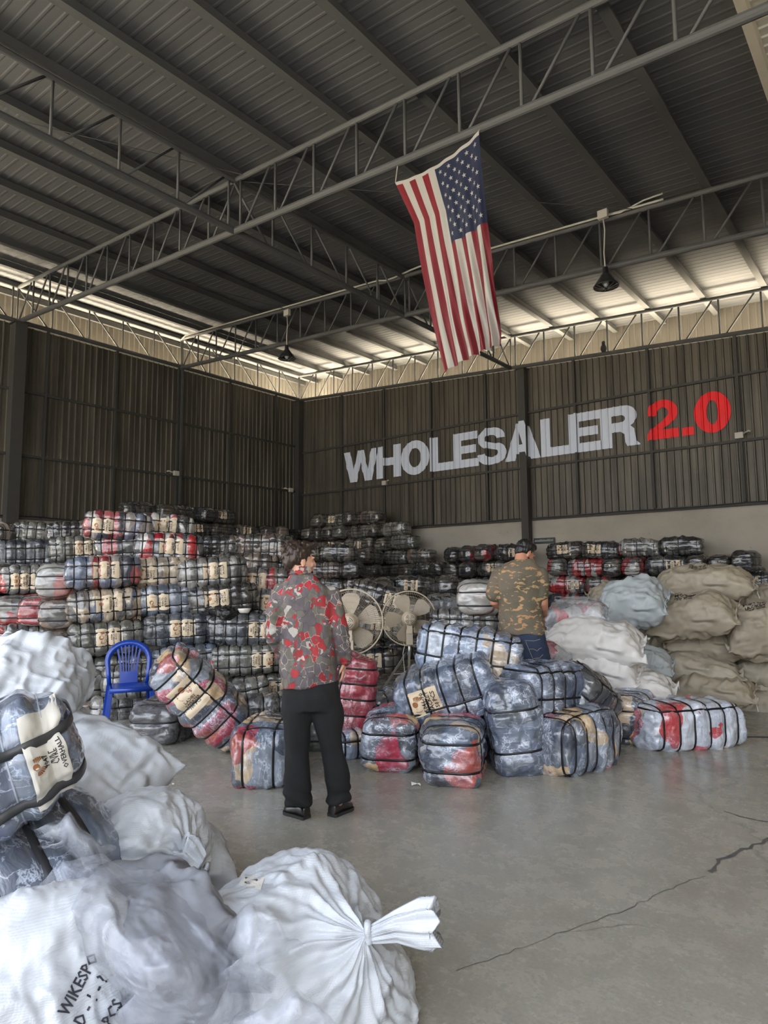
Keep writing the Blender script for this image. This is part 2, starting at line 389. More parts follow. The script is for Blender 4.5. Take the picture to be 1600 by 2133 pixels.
def filmmat(name, c, alpha, rough=.2):
    m, t, b = newmat(name); co = coords(t)
    n = tex(t, 'Noise', co, (5, 5, 5), Detail=5.0, Roughness=.6, Distortion=.3); cr = tex(t, 'Noise', co, (7, 7, 7), noise_type='RIDGED_MULTIFRACTAL', Detail=4.0, Roughness=.55, Distortion=.2)
    b.inputs['Base Color'].default_value = (*c, 1); b.inputs['Roughness'].default_value = rough; b.inputs['Coat Weight'].default_value = .6
    b.inputs['Coat Roughness'].default_value = .1
    bump(t, cr.outputs[0], b, .9, .035)
    tr = t.nodes.new('ShaderNodeBsdfTransparent'); mx = t.nodes.new('ShaderNodeMixShader')
    r = ramp(t, [(0.35, (alpha*.65,)*3), (0.7, (min(1, alpha*1.5),)*3)]); t.links.new(n.outputs[0], r.inputs[0]); t.links.new(r.outputs[0], mx.inputs[0])
    t.links.new(tr.outputs[0], mx.inputs[1]); t.links.new(b.outputs[0], mx.inputs[2])
    t.links.new(mx.outputs[0], t.nodes['Material Output'].inputs[0]); return m
M['film'] = filmmat('clear_plastic_film', (.60, .63, .70), .42)
M['film_milky'] = filmmat('milky_plastic_film', (.52, .54, .61), .37, .16)
M['inner'] = sackmat('pale_folded_contents', (.32, .33, .37), 0, .5, .3)
M['strap_grey'] = plain('wide_grey_strap', (.05, .05, .052), .4, noise=.1)
M['marker'] = plain('felt_marker', (.04, .04, .05), .6)
M['film_thin'] = filmmat('thin_clear_film', (.60, .62, .66), .22)
def shirtmat():
    m, t, b = newmat('patterned_shirt_fabric'); co = coords(t)
    wob = tex(t, 'Noise', co, (9, 9, 9), Detail=3.0); vm = t.nodes.new('ShaderNodeVectorMath'); vm.operation = 'MULTIPLY_ADD'
    t.links.new(wob.outputs['Color'], vm.inputs[0]); vm.inputs[1].default_value = (.06, .06, .06); t.links.new(co, vm.inputs[2])
    v = tex(t, 'Voronoi', vm.outputs[0], (21, 21, 17)); ve = tex(t, 'Voronoi', vm.outputs[0], (21, 21, 17), feature='DISTANCE_TO_EDGE')
    sx = t.nodes.new('ShaderNodeSeparateXYZ'); t.links.new(v.outputs['Color'], sx.inputs[0])
    cl = ramp(t, [(0.0, (.115, .095, .10)), (0.28, (.14, .12, .10)), (0.50, (.10, .085, .09)), (0.66, (.34, .025, .03)), (0.82, (.40, .36, .32)), (0.87, (.28, .02, .025)), (0.92, (.12, .11, .085))], const=False)
    cl.color_ramp.interpolation = 'CONSTANT'; t.links.new(sx.outputs[0], cl.inputs[0])
    er = ramp(t, [(0.0, (1, 1, 1)), (0.030, (0, 0, 0))]); t.links.new(ve.outputs['Distance'], er.inputs[0])
    gate = mathn(t, 'GREATER_THAN', wob.outputs[0], .49)
    c = mixc(t, cl.outputs[0], (.48, .42, .33), mathn(t, 'MULTIPLY', er.outputs[0], gate))
    c2 = mixc(t, c, (.05, .045, .045), mathn(t, 'MULTIPLY', er.outputs[0], mathn(t, 'SUBTRACT', 1.0, gate)))
    vf = tex(t, 'Voronoi', vm.outputs[0], (48, 48, 40)); sf = t.nodes.new('ShaderNodeSeparateXYZ'); t.links.new(vf.outputs['Color'], sf.inputs[0])
    cf = ramp(t, [(0.0, (.30, .025, .03)), (0.38, (.10, .09, .07)), (0.62, (.40, .36, .31)), (0.8, (.12, .10, .105))]); cf.color_ramp.interpolation = 'CONSTANT'; t.links.new(sf.outputs[0], cf.inputs[0])
    mk = tex(t, 'Noise', co, (11, 11, 9), Detail=1.0); c2 = mixc(t, c2, cf.outputs[0], mathn(t, 'GREATER_THAN', mk.outputs[0], .615))
    tone = tex(t, 'Noise', co, (40, 40, 12), Detail=3.0); tr = ramp(t, [(0.3, (.75,)*3), (0.7, (1.2,)*3)]); t.links.new(tone.outputs[0], tr.inputs[0])
    c3 = mixc(t, c2, tr.outputs[0], .8, 'MULTIPLY'); t.links.new(c3, b.inputs['Base Color']); b.inputs['Roughness'].default_value = .75
    bump(t, tone.outputs[0], b, .15, .01); return m
M['shirt'] = shirtmat()
def camomat():
    m, t, b = newmat('camouflage_fabric'); co = coords(t)
    n1 = tex(t, 'Noise', co, (15, 15, 30), Detail=3.0, Roughness=.55, Distortion=.4); n2 = tex(t, 'Noise', co, (3, 3, 5), Detail=2.0)
    base = ramp(t, [(0.35, (.085, .072, .048)), (0.6, (.125, .105, .072))]); t.links.new(n2.outputs[0], base.inputs[0])
    f = ramp(t, [(0.0, (0, 0, 0)), (0.585, (1, 1, 1))]); f.color_ramp.interpolation = 'CONSTANT'; t.links.new(n1.outputs[0], f.inputs[0])
    oc = ramp(t, [(0.4, (.36, .24, .11)), (0.6, (.40, .20, .09))]); t.links.new(n2.outputs[0], oc.inputs[0])
    c = mixc(t, base.outputs[0], oc.outputs[0], f.outputs[0]); t.links.new(c, b.inputs['Base Color']); b.inputs['Roughness'].default_value = .85
    return m
M['camo'] = camomat()
M['trousers'] = plain('black_twill', (.008, .008, .0085), .9, noise=.2, nscale=8, bmp=.1)
M['jeans'] = plain('dark_blue_denim', (.014, .026, .060), .8, noise=.3, nscale=14, bmp=.15)
M['stitch'] = plain('tan_stitching', (.32, .27, .20), .7)
M['redwhite'] = bale_mat('red_knit_clothes', PAL['red'], .45, (.50, .48, .46), (6, 6, 6))
M['bottle'] = filmmat('clear_bottle', (.6, .6, .58), .5); M['pink'] = plain('pink_label', (.6, .06, .10), .4)
# ------------------------------------------------------------------ the hall: floor, walls, roof
XL, YB, XR, YF = -16.72, 15.99, 8.5, -3.0
XE = -1.15                      # the eave edge of the main roof
def zb(x): return 7.85-.07*(x+16.72)
def zt(x): return 8.73-.07*(x+16.72)
mb = MB(); mb.box((-4, 5, -.05), (34, 30, .1)); mb.build('floor', M['floor'], kind='structure')

# pale sunlit yard outside the left and back walls
mb = MB(); mb.box((XL-15.2, 9, -.08), (30, 60, .1)); mb.box((8, YB+15.2, -.08), (49, 30, .1)); mb.build('trim_6', M['yard'], kind='structure')
PITCH = .165
def rib_breaks(s0, s1):
    out = [s0]; k = math.floor(s0/PITCH)
    while k*PITCH < s1:
        for d in (.0, .035, .050, .075, .090):
            s = k*PITCH+d
            if s0+1e-4 < s < s1-1e-4: out.append(s)
        k += 1
    out.append(s1); return out
def rib_depth(s):
    f = s-math.floor(s/PITCH)*PITCH
    if .035 < f <= .050: return .03*(f-.035)/.015
    if .050 < f <= .075: return .03
    if .075 < f < .090: return .03*(.090-f)/.015
    return 0.0
def sheet(name, s0, s1, P, parent, mat, **kw):
    # P(s, depth, end) -> point ; ends 0 and 1 along the ribs
    vs, fs = [], []
    for s in rib_breaks(s0, s1):
        d = rib_depth(s); vs += [P(s, d, 0), P(s, d, 1)]
    for i in range(len(vs)//2-1): fs.append((2*i, 2*i+2, 2*i+3, 2*i+1))
    return mobj(name, mk_mesh(name, vs, fs, [mat], smooth=False), parent, **kw)

BLK = 3.13
# left wall
mb = MB(); mb.box((XL-.10, 6, BLK/2), (.16, 20, BLK)); wl = mb.build('wall_left', M['plaster'], kind='structure')
lm = [-2.0, .1, 2.0, 3.8, 5.6, 7.34, 9.18, 11.1, 12.96, 14.86, YB]
lr = [BLK, 4.62, 6.18, 7.80]
for i in range(len(lm)-1):
    for j in range(3):
        sheet('cladding_sheet', lm[i], lm[i+1], lambda s, d, e, j=j: (XL+.01+d-(.015 if j % 2 else 0), s, lr[j+e]), wl, M['cladding'])
for y in lm[:-1]:
    MB().box((XL+.065, y, (BLK+7.8)/2), (.06, .06, 7.8-BLK)).build('mullion', M['steel_dark'], wl)
for z in lr[1:3]: MB().box((XL+.06, 6.5, z), (.055, 19, .06)).build('girt', M['steel_dark'], wl)
MB().box((XL+.01, 6.5, BLK), (.17, 19, .07)).build('sill_angle', M['steel_dark'], wl)
# back wall
mb = MB(); mb.box(((XL+XR)/2, YB+.10, BLK/2), (XR-XL, .16, BLK)); wb = mb.build('wall_back', M['plaster'], kind='structure')
bm_ = [XL, -14.64, -12.86, -11.1, -9.25, -8.07, -6.68, -4.85, -2.98, -1.1, .8, 2.7, 4.6, 6.5, XR]
def zrow(j, x): return (BLK, 4.50, 5.95, zb(x)-.05)[j]
for i in range(len(bm_)-1):
    for j in range(3):
        sheet('cladding_sheet', bm_[i], bm_[i+1], lambda s, d, e, j=j: (s, YB-.01-d+(.015 if j % 2 else 0), zrow(j+e, s)), wb, M['cladding'])
for x in bm_[1:-1]:
    if abs(x+8.07) > .1: MB().box((x, YB-.065, (BLK+zb(x))/2), (.06, .06, zb(x)-BLK-.1)).build('mullion', M['steel_dark'], wb)
for j in (1, 2): MB().box(((XL+XR)/2, YB-.06, zrow(j, 0)), (XR-XL, .055, .06)).build('girt', M['steel_dark'], wb)
MB().box(((XL+XR)/2, YB-.005, BLK), (XR-XL, .17, .07)).build('sill_angle', M['steel_dark'], wb)
# right side wall, out of view
mb = MB(); mb.box((XR+.1, 6.5, 3.6), (.16, 19, 7.2)); mb.build('wall_right', M['plaster'], kind='structure')
# outer cream parapet sheets standing off beyond the open truss band
ob = MB(); ob.box((XL-1.35, 6.5, 9.25), (.05, 22, .08)); band_l = ob.build('trim_1', M['cream_metal'], kind='structure')
for i in range(11):
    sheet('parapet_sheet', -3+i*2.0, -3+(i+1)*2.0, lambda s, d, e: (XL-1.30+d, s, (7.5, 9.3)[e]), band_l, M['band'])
ob = MB(); ob.box(((XL+XR)/2-.6, YB+1.35, 7.5), (XR-XL+2, .05, .08)); band_b = ob.build('trim_2', M['cream_metal'], kind='structure')
for i in range(9):
    x0 = XL-1.3+i*2.9
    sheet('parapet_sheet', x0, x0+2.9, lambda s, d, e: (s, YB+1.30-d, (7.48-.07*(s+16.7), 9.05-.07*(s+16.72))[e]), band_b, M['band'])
MB().box((XL-.02, 6.5, 7.80), (.12, 19, .035)).build('trim_3', M['cream_metal'], kind='structure')
mb = MB(); mb.beam((XL, YB+.02, zb(XL)-.05), (XR, YB+.02, zb(XR)-.05), .12, .035); mb.build('trim_4', M['cream_metal'], kind='structure')

# roof sheets (ribs run down the slope) on purlins
mb = MB(); mb.box((XL-1.2, 6.5, 9.02), (.3, 21, .05)); ceil = mb.build('ceiling', M['roof'], kind='structure')
def zr(x): return zt(x)+.21
ys = [-3.0, -1.1, .8, 2.7, 4.6, 6.62, 8.9, 11.2, 13.6, YB+1.3]
for i in range(len(ys)-1):
    sheet('roof_sheet', ys[i], ys[i+1], lambda s, d, e: ((XL-1.35, XE)[e], s, zr((XL-1.35, XE)[e])+.012-d*.16), ceil, M['roof'])
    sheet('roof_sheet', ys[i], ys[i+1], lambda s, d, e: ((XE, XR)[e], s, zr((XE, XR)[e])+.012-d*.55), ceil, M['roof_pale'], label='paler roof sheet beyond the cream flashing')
px_ = [XE-1.22*k for k in range(1, 14)]
for x in px_+[.1, 1.3, 2.6, 3.9, 5.2, 6.5]:
    mb = MB(); mb.beam((x, YF, zt(x)+.12), (x, YB+1.2, zt(x)+.12), .085, .15)
    mb.beam((x+.06, YF, zt(x)+.045), (x+.06, YB+1.2, zt(x)+.045), .05, .012)
    mb.build('purlin', M['purlin'], ceil)
for x in (XL-.35, XL-.95):
    mb = MB(); mb.beam((x, YF, zt(x)+.12), (x, YB+1.2, zt(x)+.12), .085, .13); mb.build('purlin', M['purlin'], ceil)
mb = MB(); mb.beam((XE, YF, zt(XE)+.10), (XE, YB+1.2, zt(XE)+.10), .10, .20); mb.build('trim_5', M['cream_metal'], kind='structure')

# trusses
def truss(label, group, P0, P1, zlo, zhi, n, parent_name='roof_truss', flip=None):
    P0, P1 = Vector(P0), Vector(P1)
    t = empty(parent_name, (0, 0, 0)); tag(t, label, 'truss', group)
    f = lambda u, zf: (lambda p: Vector((p.x, p.y, zf(p.x))))(P0.lerp(P1, u))
    MB().tube([f(0, zhi), f(1, zhi)], .045, 12).build('top_chord', M['steel'], t)
    MB().tube([f(0, zlo), f(1, zlo)], .055, 12).build('bottom_chord', M['steel'], t)
    for i in range(n+1):
        MB().tube([f(i/n, zlo), f(i/n, zhi)], .022, 6).build('post', M['steel'], t, True)
        if i < n:
            a, b = (zlo, zhi) if (flip is None or i/n < flip) else (zhi, zlo)
            MB().tube([f(i/n+.004, a), f((i+1)/n-.004, b)], .02, 6).build('diagonal', M['steel'], t, True)
    return t
truss('large roof truss crossing the hall nearest the camera, carrying the flag', None, (XL, 6.62, 0), (XR, 6.62, 0), zb, zt, 30)
truss('middle cross truss behind the flag, carrying the pipe and both lamps', None, (XL, 11.2, 0), (XR, 11.2, 0), zb, zt, 30)
truss('cross truss along the top of the back wall above the red and white lettering', None, (XL, YB-.02, 0), (XR, YB-.02, 0), zb, zt, 30)
XM = -8.46
truss('long truss running from the upper left corner towards the back wall column', None, (XM, YF, 0), (XM, YB, 0), lambda x: zb(XM), lambda x: zt(XM)-.02, 20, flip=.5)
truss('eaves truss along the top of the left wall in front of the bright gap', None, (XL+.02, YF, 0), (XL+.02, YB, 0), lambda x: zb(XL)+.03, lambda x: zt(XL), 20, flip=.26)
# columns
def column(x, y, h, s, label):
    t = empty('steel_column', (x, y, 0)); tag(t, label, 'column')
    MB().box((0, 0, h/2), (s, s, h)).build('shaft', M['steel_dark'], t)
    MB().box((0, 0, h+.01), (s*1.4, s*1.4, .02)).build('cap_plate', M['steel_dark'], t)
column(XL+.16, 6.62, 7.75, .27, 'dark steel column against the left wall at the left edge of the photo')
column(XL+.14, YB-.14, 7.75, .22, 'dark steel column in the far corner where the two walls meet')
column(-8.07, YB-.14, 7.12, .20, 'dark steel column in the middle of the back wall behind the letter A')
mb = MB(); mb.box((XL+.09, 11.2, 5.5), (.07, .07, 4.7)); tag(mb.build('steel_post', M['steel']), 'slim steel post on the left wall under the middle cross truss', 'post')
# thin bracing rods under the roof
for i, (a, b) in enumerate([((-10.2, 3.1, 0), (-8.2, 6.6, 0)), ((-8.4, 6.7, 0), (-3.5, 11.1, 0)), ((-13.5, 6.7, 0), (-12.2, 11.1, 0))]):
    mb = MB(); mb.tube([(a[0], a[1], zt(a[0])+.0), (b[0], b[1], zt(b[0])+.0)], .008, 5)
    tag(mb.build('brace_rod', M['steel_dark']), ['thin bracing rod under the roof at the upper left of the photo', 'thin bracing rod under the roof passing behind the top of the flag', 'thin bracing rod under the roof left of the smaller lamp'][i], 'rod')

# electrical pipe along the middle truss
mb = MB(); mb.tube([onx(377, 708, XL+.1)]+[Vector((x, 11.12, zt(x)+.03+(.05*sin(x*3) if -9 < x < -7.5 else 0))) for x in np.linspace(-16.4, -3.0, 60)], .02, 6)
mb.tube([Vector((-4.0, 11.1, zt(-4.0)+.02)), Vector((-3.7, 11.1, zt(-4)-.02)), Vector((-3.3, 11.1, zt(-4)+.05)), Vector((-3.0, 11.1, zt(-3)+.12))], .016, 6)
tag(mb.build('conduit', M['cord'], smooth=True), 'cream conduit running along the top of the middle cross truss', 'pipe')

def lamp(px, pyb, pyl, label):
    p = ony(px, pyb, 11.05); q = ony(px+3, pyl, 11.05); L = p.z-q.z
    t = empty('pendant_lamp', p); tag(t, label, 'lamp')
    MB().box((0, 0, 0), (.17, .08, .15)).build('junction_box', M['cord'], t)
    MB().tube([(0, 0, -.05), (.02, 0, -.3), (-.01, 0, -L*.55), (.0, 0, -L+.25)], .012, 6).build('cord', M['cord'], t, True)
    MB().tube([(.03, 0, -L*.62), (.06, 0, -L*.7), (.0, 0, -L+.2)], .006, 5).build('wire_tie', M['black'], t, True)
    zc = -L
    MB().lathe([(0, zc+.30), (.045, zc+.29), (.05, zc+.18), (.075, zc+.16), (.10, zc+.12), (.21, zc-.04), (.215, zc-.055), (.20, zc-.05), (.09, zc+.11), (0, zc+.13)], 24).build('lamp_shade', M['lamp_shade'], t, True)
    MB().lathe([(0, zc+.12), (.03, zc+.10), (.05, zc+.02), (.035, zc-.04), (0, zc-.06)], 14).build('bulb', M['bulb'], t, True)
    mb = MB()
    for k in range(12):
        a = 2*pi*k/12; mb.tube([(.205*cos(a), .205*sin(a), zc-.05), (.12*cos(a), .12*sin(a), zc-.075), (.03*cos(a), .03*sin(a), zc-.085)], .004, 4)
    mb.build('wire_cage', M['alu'], t)
lamp(1256, 447, 592, 'dark bell-shaped pendant lamp right of the flag')
lamp(598, 652, 742, 'dark bell-shaped pendant lamp left of the flag, above the far corner')

# small things on the walls
p = ony(1257, 714, YB-.05); t = empty('bird', (p.x, p.y, zb(p.x)+.05)); tag(t, 'small dark bird perched on the chord at the top of the back wall', 'bird')
mb = MB(); mb.lathe([(0, -.02), (.05, .0), (.075, .06), (.07, .12), (.045, .17), (.04, .20), (.045, .23), (.03, .265), (0, .275)], 14)
mb.tube([(0, -.05, .23), (0, -.10, .222)], [.015, .002], 6); mb.tube([(0, .04, .03), (0, .12, -.07)], [.035, .02], 6); mb.build('body', M['green_glass'], t, True)
for s in (-1, 1): MB().tube([(s*.02, 0, -.03), (s*.02, 0, .02)], .006, 5).build('leg', M['black'], t)
def wallbox(p, label, rot):
    t = empty('junction_box', p, rot); tag(t, label, 'junction box')
    MB().box((0, 0, 0), (.16, .08, .13)).build('box', M['cord'], t)
    MB().tube([(.08, -.02, .02), (.2, -.08, .06), (.24, -.10, .04)], .018, 6).build('cable_stub', M['cord'], t, True)
wallbox(ony(1540, 907, YB-.12), 'pale junction box on the back wall right of the red numeral', 0)
wallbox(ony(801, 1006, YB-.12), 'pale junction box on the back wall under the letter H', 0)
wallbox(onx(367, 986, XL+.12), 'pale junction box on the slim post of the left wall', -pi/2)
wallbox(onx(606, 1021, XL+.12), 'pale junction box on the left wall beside the corner column', -pi/2)
mb = MB(); mb.tube([Vector((x, YB-.10, BLK+.03-.03*abs(sin(x*1.1)))) for x in np.linspace(-12.5, 2, 60)], .012, 5)
tag(mb.build('cable', M['black'], smooth=True), 'black cable drooping along the sill of the back wall cladding', 'cable')
mb = MB(); mb.tube([Vector((XL+.1, y, BLK+.04-.03*abs(sin(y*1.3)))) for y in np.linspace(4, 9.4, 40)]+[Vector((XL+.1, 9.5, BLK-.1))], .012, 5)
mb.tube([Vector((XL+.02, 7.8, BLK)), Vector((XL+.02, 7.65, 2.9)), Vector((XL+.02, 7.6, 2.4))], .008, 5)
tag(mb.build('cable', M['black'], smooth=True), 'black cable along the foot of the left wall cladding', 'cable')
p0, p1 = ony(1112, 1127, YB-.05), ony(1155, 1127, YB-.05)
t = empty('name_board', ((p0.x+p1.x)/2, YB-.03, p0.z)); tag(t, 'small black lettered board on the white wall beside the column', 'sign')
W_ = p1.x-p0.x
MB().box((0, 0, 0), (W_, .03, .14)).build('board', M['sign_black'], t)
mb = MB(); rs = random.Random(4)
for k in range(22):
    x = -W_/2+.03+k*(W_-.06)/22
    mb.tube([(x, -.018, -.03), (x+.01, -.018, .02+rs.random()*.02), (x+.02, -.018, -.01)], .0035, 4)
mb.build('lettering', M['chalk'], t)

# ---- painted lettering, following the ribs, mullions and column it is painted over
def arc(cx, cy, rx, ry, a0, a1, n=14):
    return [(cx+rx*cos(radians(a0+(a1-a0)*i/n)), cy+ry*sin(radians(a0+(a1-a0)*i/n))) for i in range(n+1)]
def glyph(ch):
    o = []
    if ch == 'W': o = [[(0,1),(.20,1),(.30,.36),(.41,1),(.59,1),(.70,.36),(.80,1),(1,1),(.81,0),(.61,0),(.50,.62),(.39,0),(.19,0)]]
    if ch == 'H': o = [[(0,0),(0,1),(.30,1),(.30,.62),(.70,.62),(.70,1),(1,1),(1,0),(.70,0),(.70,.38),(.30,.38),(.30,0)]]
    if ch == 'L': o = [[(0,0),(0,1),(.34,1),(.34,.23),(1,.23),(1,0)]]
    if ch == 'E': o = [[(0,0),(0,1),(.97,1),(.97,.78),(.32,.78),(.32,.62),(.90,.62),(.90,.40),(.32,.40),(.32,.23),(1,.23),(1,0)]]
    if ch == 'A': o = [[(0,0),(.34,1),(.66,1),(1,0),(.72,0),(.67,.17),(.33,.17),(.28,0)], [(.39,.37),(.61,.37),(.50,.76)]]
    if ch == 'O': o = [arc(.5,.5,.5,.52,0,360,36), arc(.5,.5,.21,.29,0,360,30)]
    if ch == '0': o = [arc(.5,.5,.5,.52,0,360,36), arc(.5,.5,.16,.30,0,360,30)]
    if ch == '.': o = [[(0,0),(0,1),(1,1),(1,0)]]
    if ch == 'R': o = [[(0,0),(0,1),(.60,1)]+arc(.62,.73,.33,.27,90,-62,12)+[(.88,.40),(.92,.10),(1,.03),(1,0),(.68,0),(.63,.10),(.62,.30),(.52,.37),(.30,.37),(.30,0)], [(.30,.60),(.54,.60)]+arc(.55,.685,.10,.085,-90,90,8)+[(.30,.77)]]
    if ch == 'S': o = [[(.96,.70),(.66,.70)]+arc(.48,.70,.18,.11,0,180,8)+[(.32,.64),(.62,.56)]+arc(.60,.29,.39,.29,70,-90,12)+arc(.42,.29,.42,.31,-90,-180,8)+[(.30,.31)]+arc(.50,.31,.20,.12,180,360,8)+[(.68,.37),(.36,.45)]+arc(.42,.72,.38,.29,248,90,12)+arc(.52,.72,.42,.29,90,4,8)]
    if ch == '2': o = [[(0,0),(0,.16)]+[(.18,.30),(.52,.50)]+arc(.50,.68,.17,.14,-50,180,10)+[(.33,.62),(.04,.62)]+arc(.50,.68,.46,.34,185,-40,16)+[(.70,.36),(.44,.24),(.97,.24),(.97,0)]]
    return o
def wall_front(x):
    if abs(x+8.07) < .10: return YB-.24-.004
    for m_ in bm_:
        if abs(x-m_) < .03 and abs(m_+8.07) > .1: return YB-.095-.004
    return YB-.01-rib_depth(x)-.006
def painted(ch, x0, x1, z0, z1, mat, parent):
    polys = glyph(ch); edges = []
    for P in polys:
        Q = [(x0+px*(x1-x0), z0+pz*(z1-z0)) for px, pz in P]
        edges += [(Q[i], Q[(i+1) % len(Q)]) for i in range(len(Q))]
    xs = set(np.linspace(x0, x1, 36).tolist())
    for b in rib_breaks(x0, x1): xs.add(b)
    for (a, b) in edges: xs.add(min(max(a[0], x0), x1))
    for m_ in bm_+[-8.07]:
        hw = .10 if abs(m_+8.07) < .01 else .03
        for s in (m_-hw, m_+hw):
            for e_ in (-.0005, .0005):
                if x0 < s+e_ < x1: xs.add(s+e_)
    xs = sorted(xs); mb = MB()
    for xa, xb in zip(xs[:-1], xs[1:]):
        if xb-xa < 1e-5: continue
        def cuts(x):
            xm = (xa+xb)/2; r = []
            for (p, q) in edges:
                if (p[0]-xm)*(q[0]-xm) < 0: r.append((p[1]+(xm-p[0])/(q[0]-p[0])*(q[1]-p[1]), p[1]+(x-p[0])/(q[0]-p[0])*(q[1]-p[1])))
            return [v for _, v in sorted(r)]
        ca, cb = cuts(xa), cuts(xb)
        ya, yb_ = wall_front(xa+1e-5), wall_front(xb-1e-5)
        for k in range(0, len(ca)-1, 2):
            mb.add([(xa, ya, ca[k]), (xb, yb_, cb[k]), (xb, yb_, cb[k+1]), (xa, ya, ca[k+1])], [(0, 1, 2, 3)])
    mb.build('letter', mat, parent)
sg = empty('painted_lettering', (0, 0, 0)); tag(sg, 'large white and red words painted across the back wall cladding', 'wall lettering')
def zx(pz): return ony(660+pz/1.702, 0, 1).x
def xat(zpx, y_px):  # x of a zoom column on the wall
    return ony(660+zpx/1.702, y_px, YB-.03).x
for ch, a, b, yy in (('W',95,218,960),('H',210,297,950),('O',297,398,940),('L',402,482,930),('E',483,572,925),('S',567,673,915),('A',666,792,905),('L',792,893,895),('E',893,1008,890),('R',1004,1143,885)):
    painted(ch, xat(a, yy), xat(b, yy), 4.72, 5.72, M['white_paint'], sg)
for ch, a, b, z1 in (('2',1167,1285,5.68),('.',1291,1335,4.97),('0',1337,1469,5.68)):
    painted(ch, xat(a, 860), xat(b, 860), 4.78, z1, M['red_paint'], sg)

# floor joint, cracks, litter
mb = MB()
def crack(pts, wd, seed):
    rs = random.Random(seed); P = []
    for (a, b) in zip(pts[:-1], pts[1:]):
        A, B = onz(*a, .0015), onz(*b, .0015); n = max(3, int((B-A).length/.05))
        for i in range(n): P.append(A.lerp(B, i/n)+Vector((rs.uniform(-.012, .012), rs.uniform(-.012, .012), 0)))
    vs, fs = [], []
    for i, p in enumerate(P):
        d = (P[min(i+1, len(P)-1)]-P[max(i-1, 0)]).normalized(); nrm = Vector((-d.y, d.x, 0)); ww = wd*(.3+rs.random())
        vs += [p-nrm*ww, p+nrm*ww]
    for i in range(len(P)-1): fs.append((2*i, 2*i+2, 2*i+3, 2*i+1))
    return vs, fs
for k, (pts, wd) in enumerate([([(945, 2022), (1040, 1990), (1090, 1972), (1160, 1945), (1290, 1900), (1400, 1850), (1480, 1818)], .0022), ([(1480, 1818), (1500, 1790), (1560, 1765), (1598, 1750), (1680, 1720)], .012), ([(1160, 1945), (1300, 1925), (1400, 1935)], .0012), ([(1510, 1690), (1560, 1705), (1640, 1718)], .008)]):
    v_, f_ = crack(pts, wd, k); mb.add(v_, f_)
fl = bpy.data.objects['floor']; mb.build('floor_crack', M['joint'], fl)
mb = MB(); a, b = onz(1505, 1534, .004), onz(1700, 1537, .004); mb.beam(a, b, .02, .008); tag(mb.build('floor_strip', M['black']), 'thin black strip lying on the floor at the right edge', 'strip')
def litter(px, py, r, seed, label):
    p = onz(px, py, .0); rs = np.random.RandomState(seed); mb = MB()
    for k in range(9):
        c = Vector((rs.uniform(-r, r), rs.uniform(-r, r)*.6, .012+rs.rand()*.01)); mb.box(c, (r*.6, r*.25, .006), Euler((rs.uniform(-.6, .6), rs.uniform(-.6, .6), rs.uniform(0, 3))).to_matrix())
    o = mb.build('paper_scrap', M['paper_white']); o.location = p; tag(o, label, 'litter')
litter(866, 1637, .035, 1, 'crumpled scrap of white paper on the floor before the bale heap')
litter(361, 1637, .012, 2, 'tiny white paper scrap on the floor near the tilted bale')
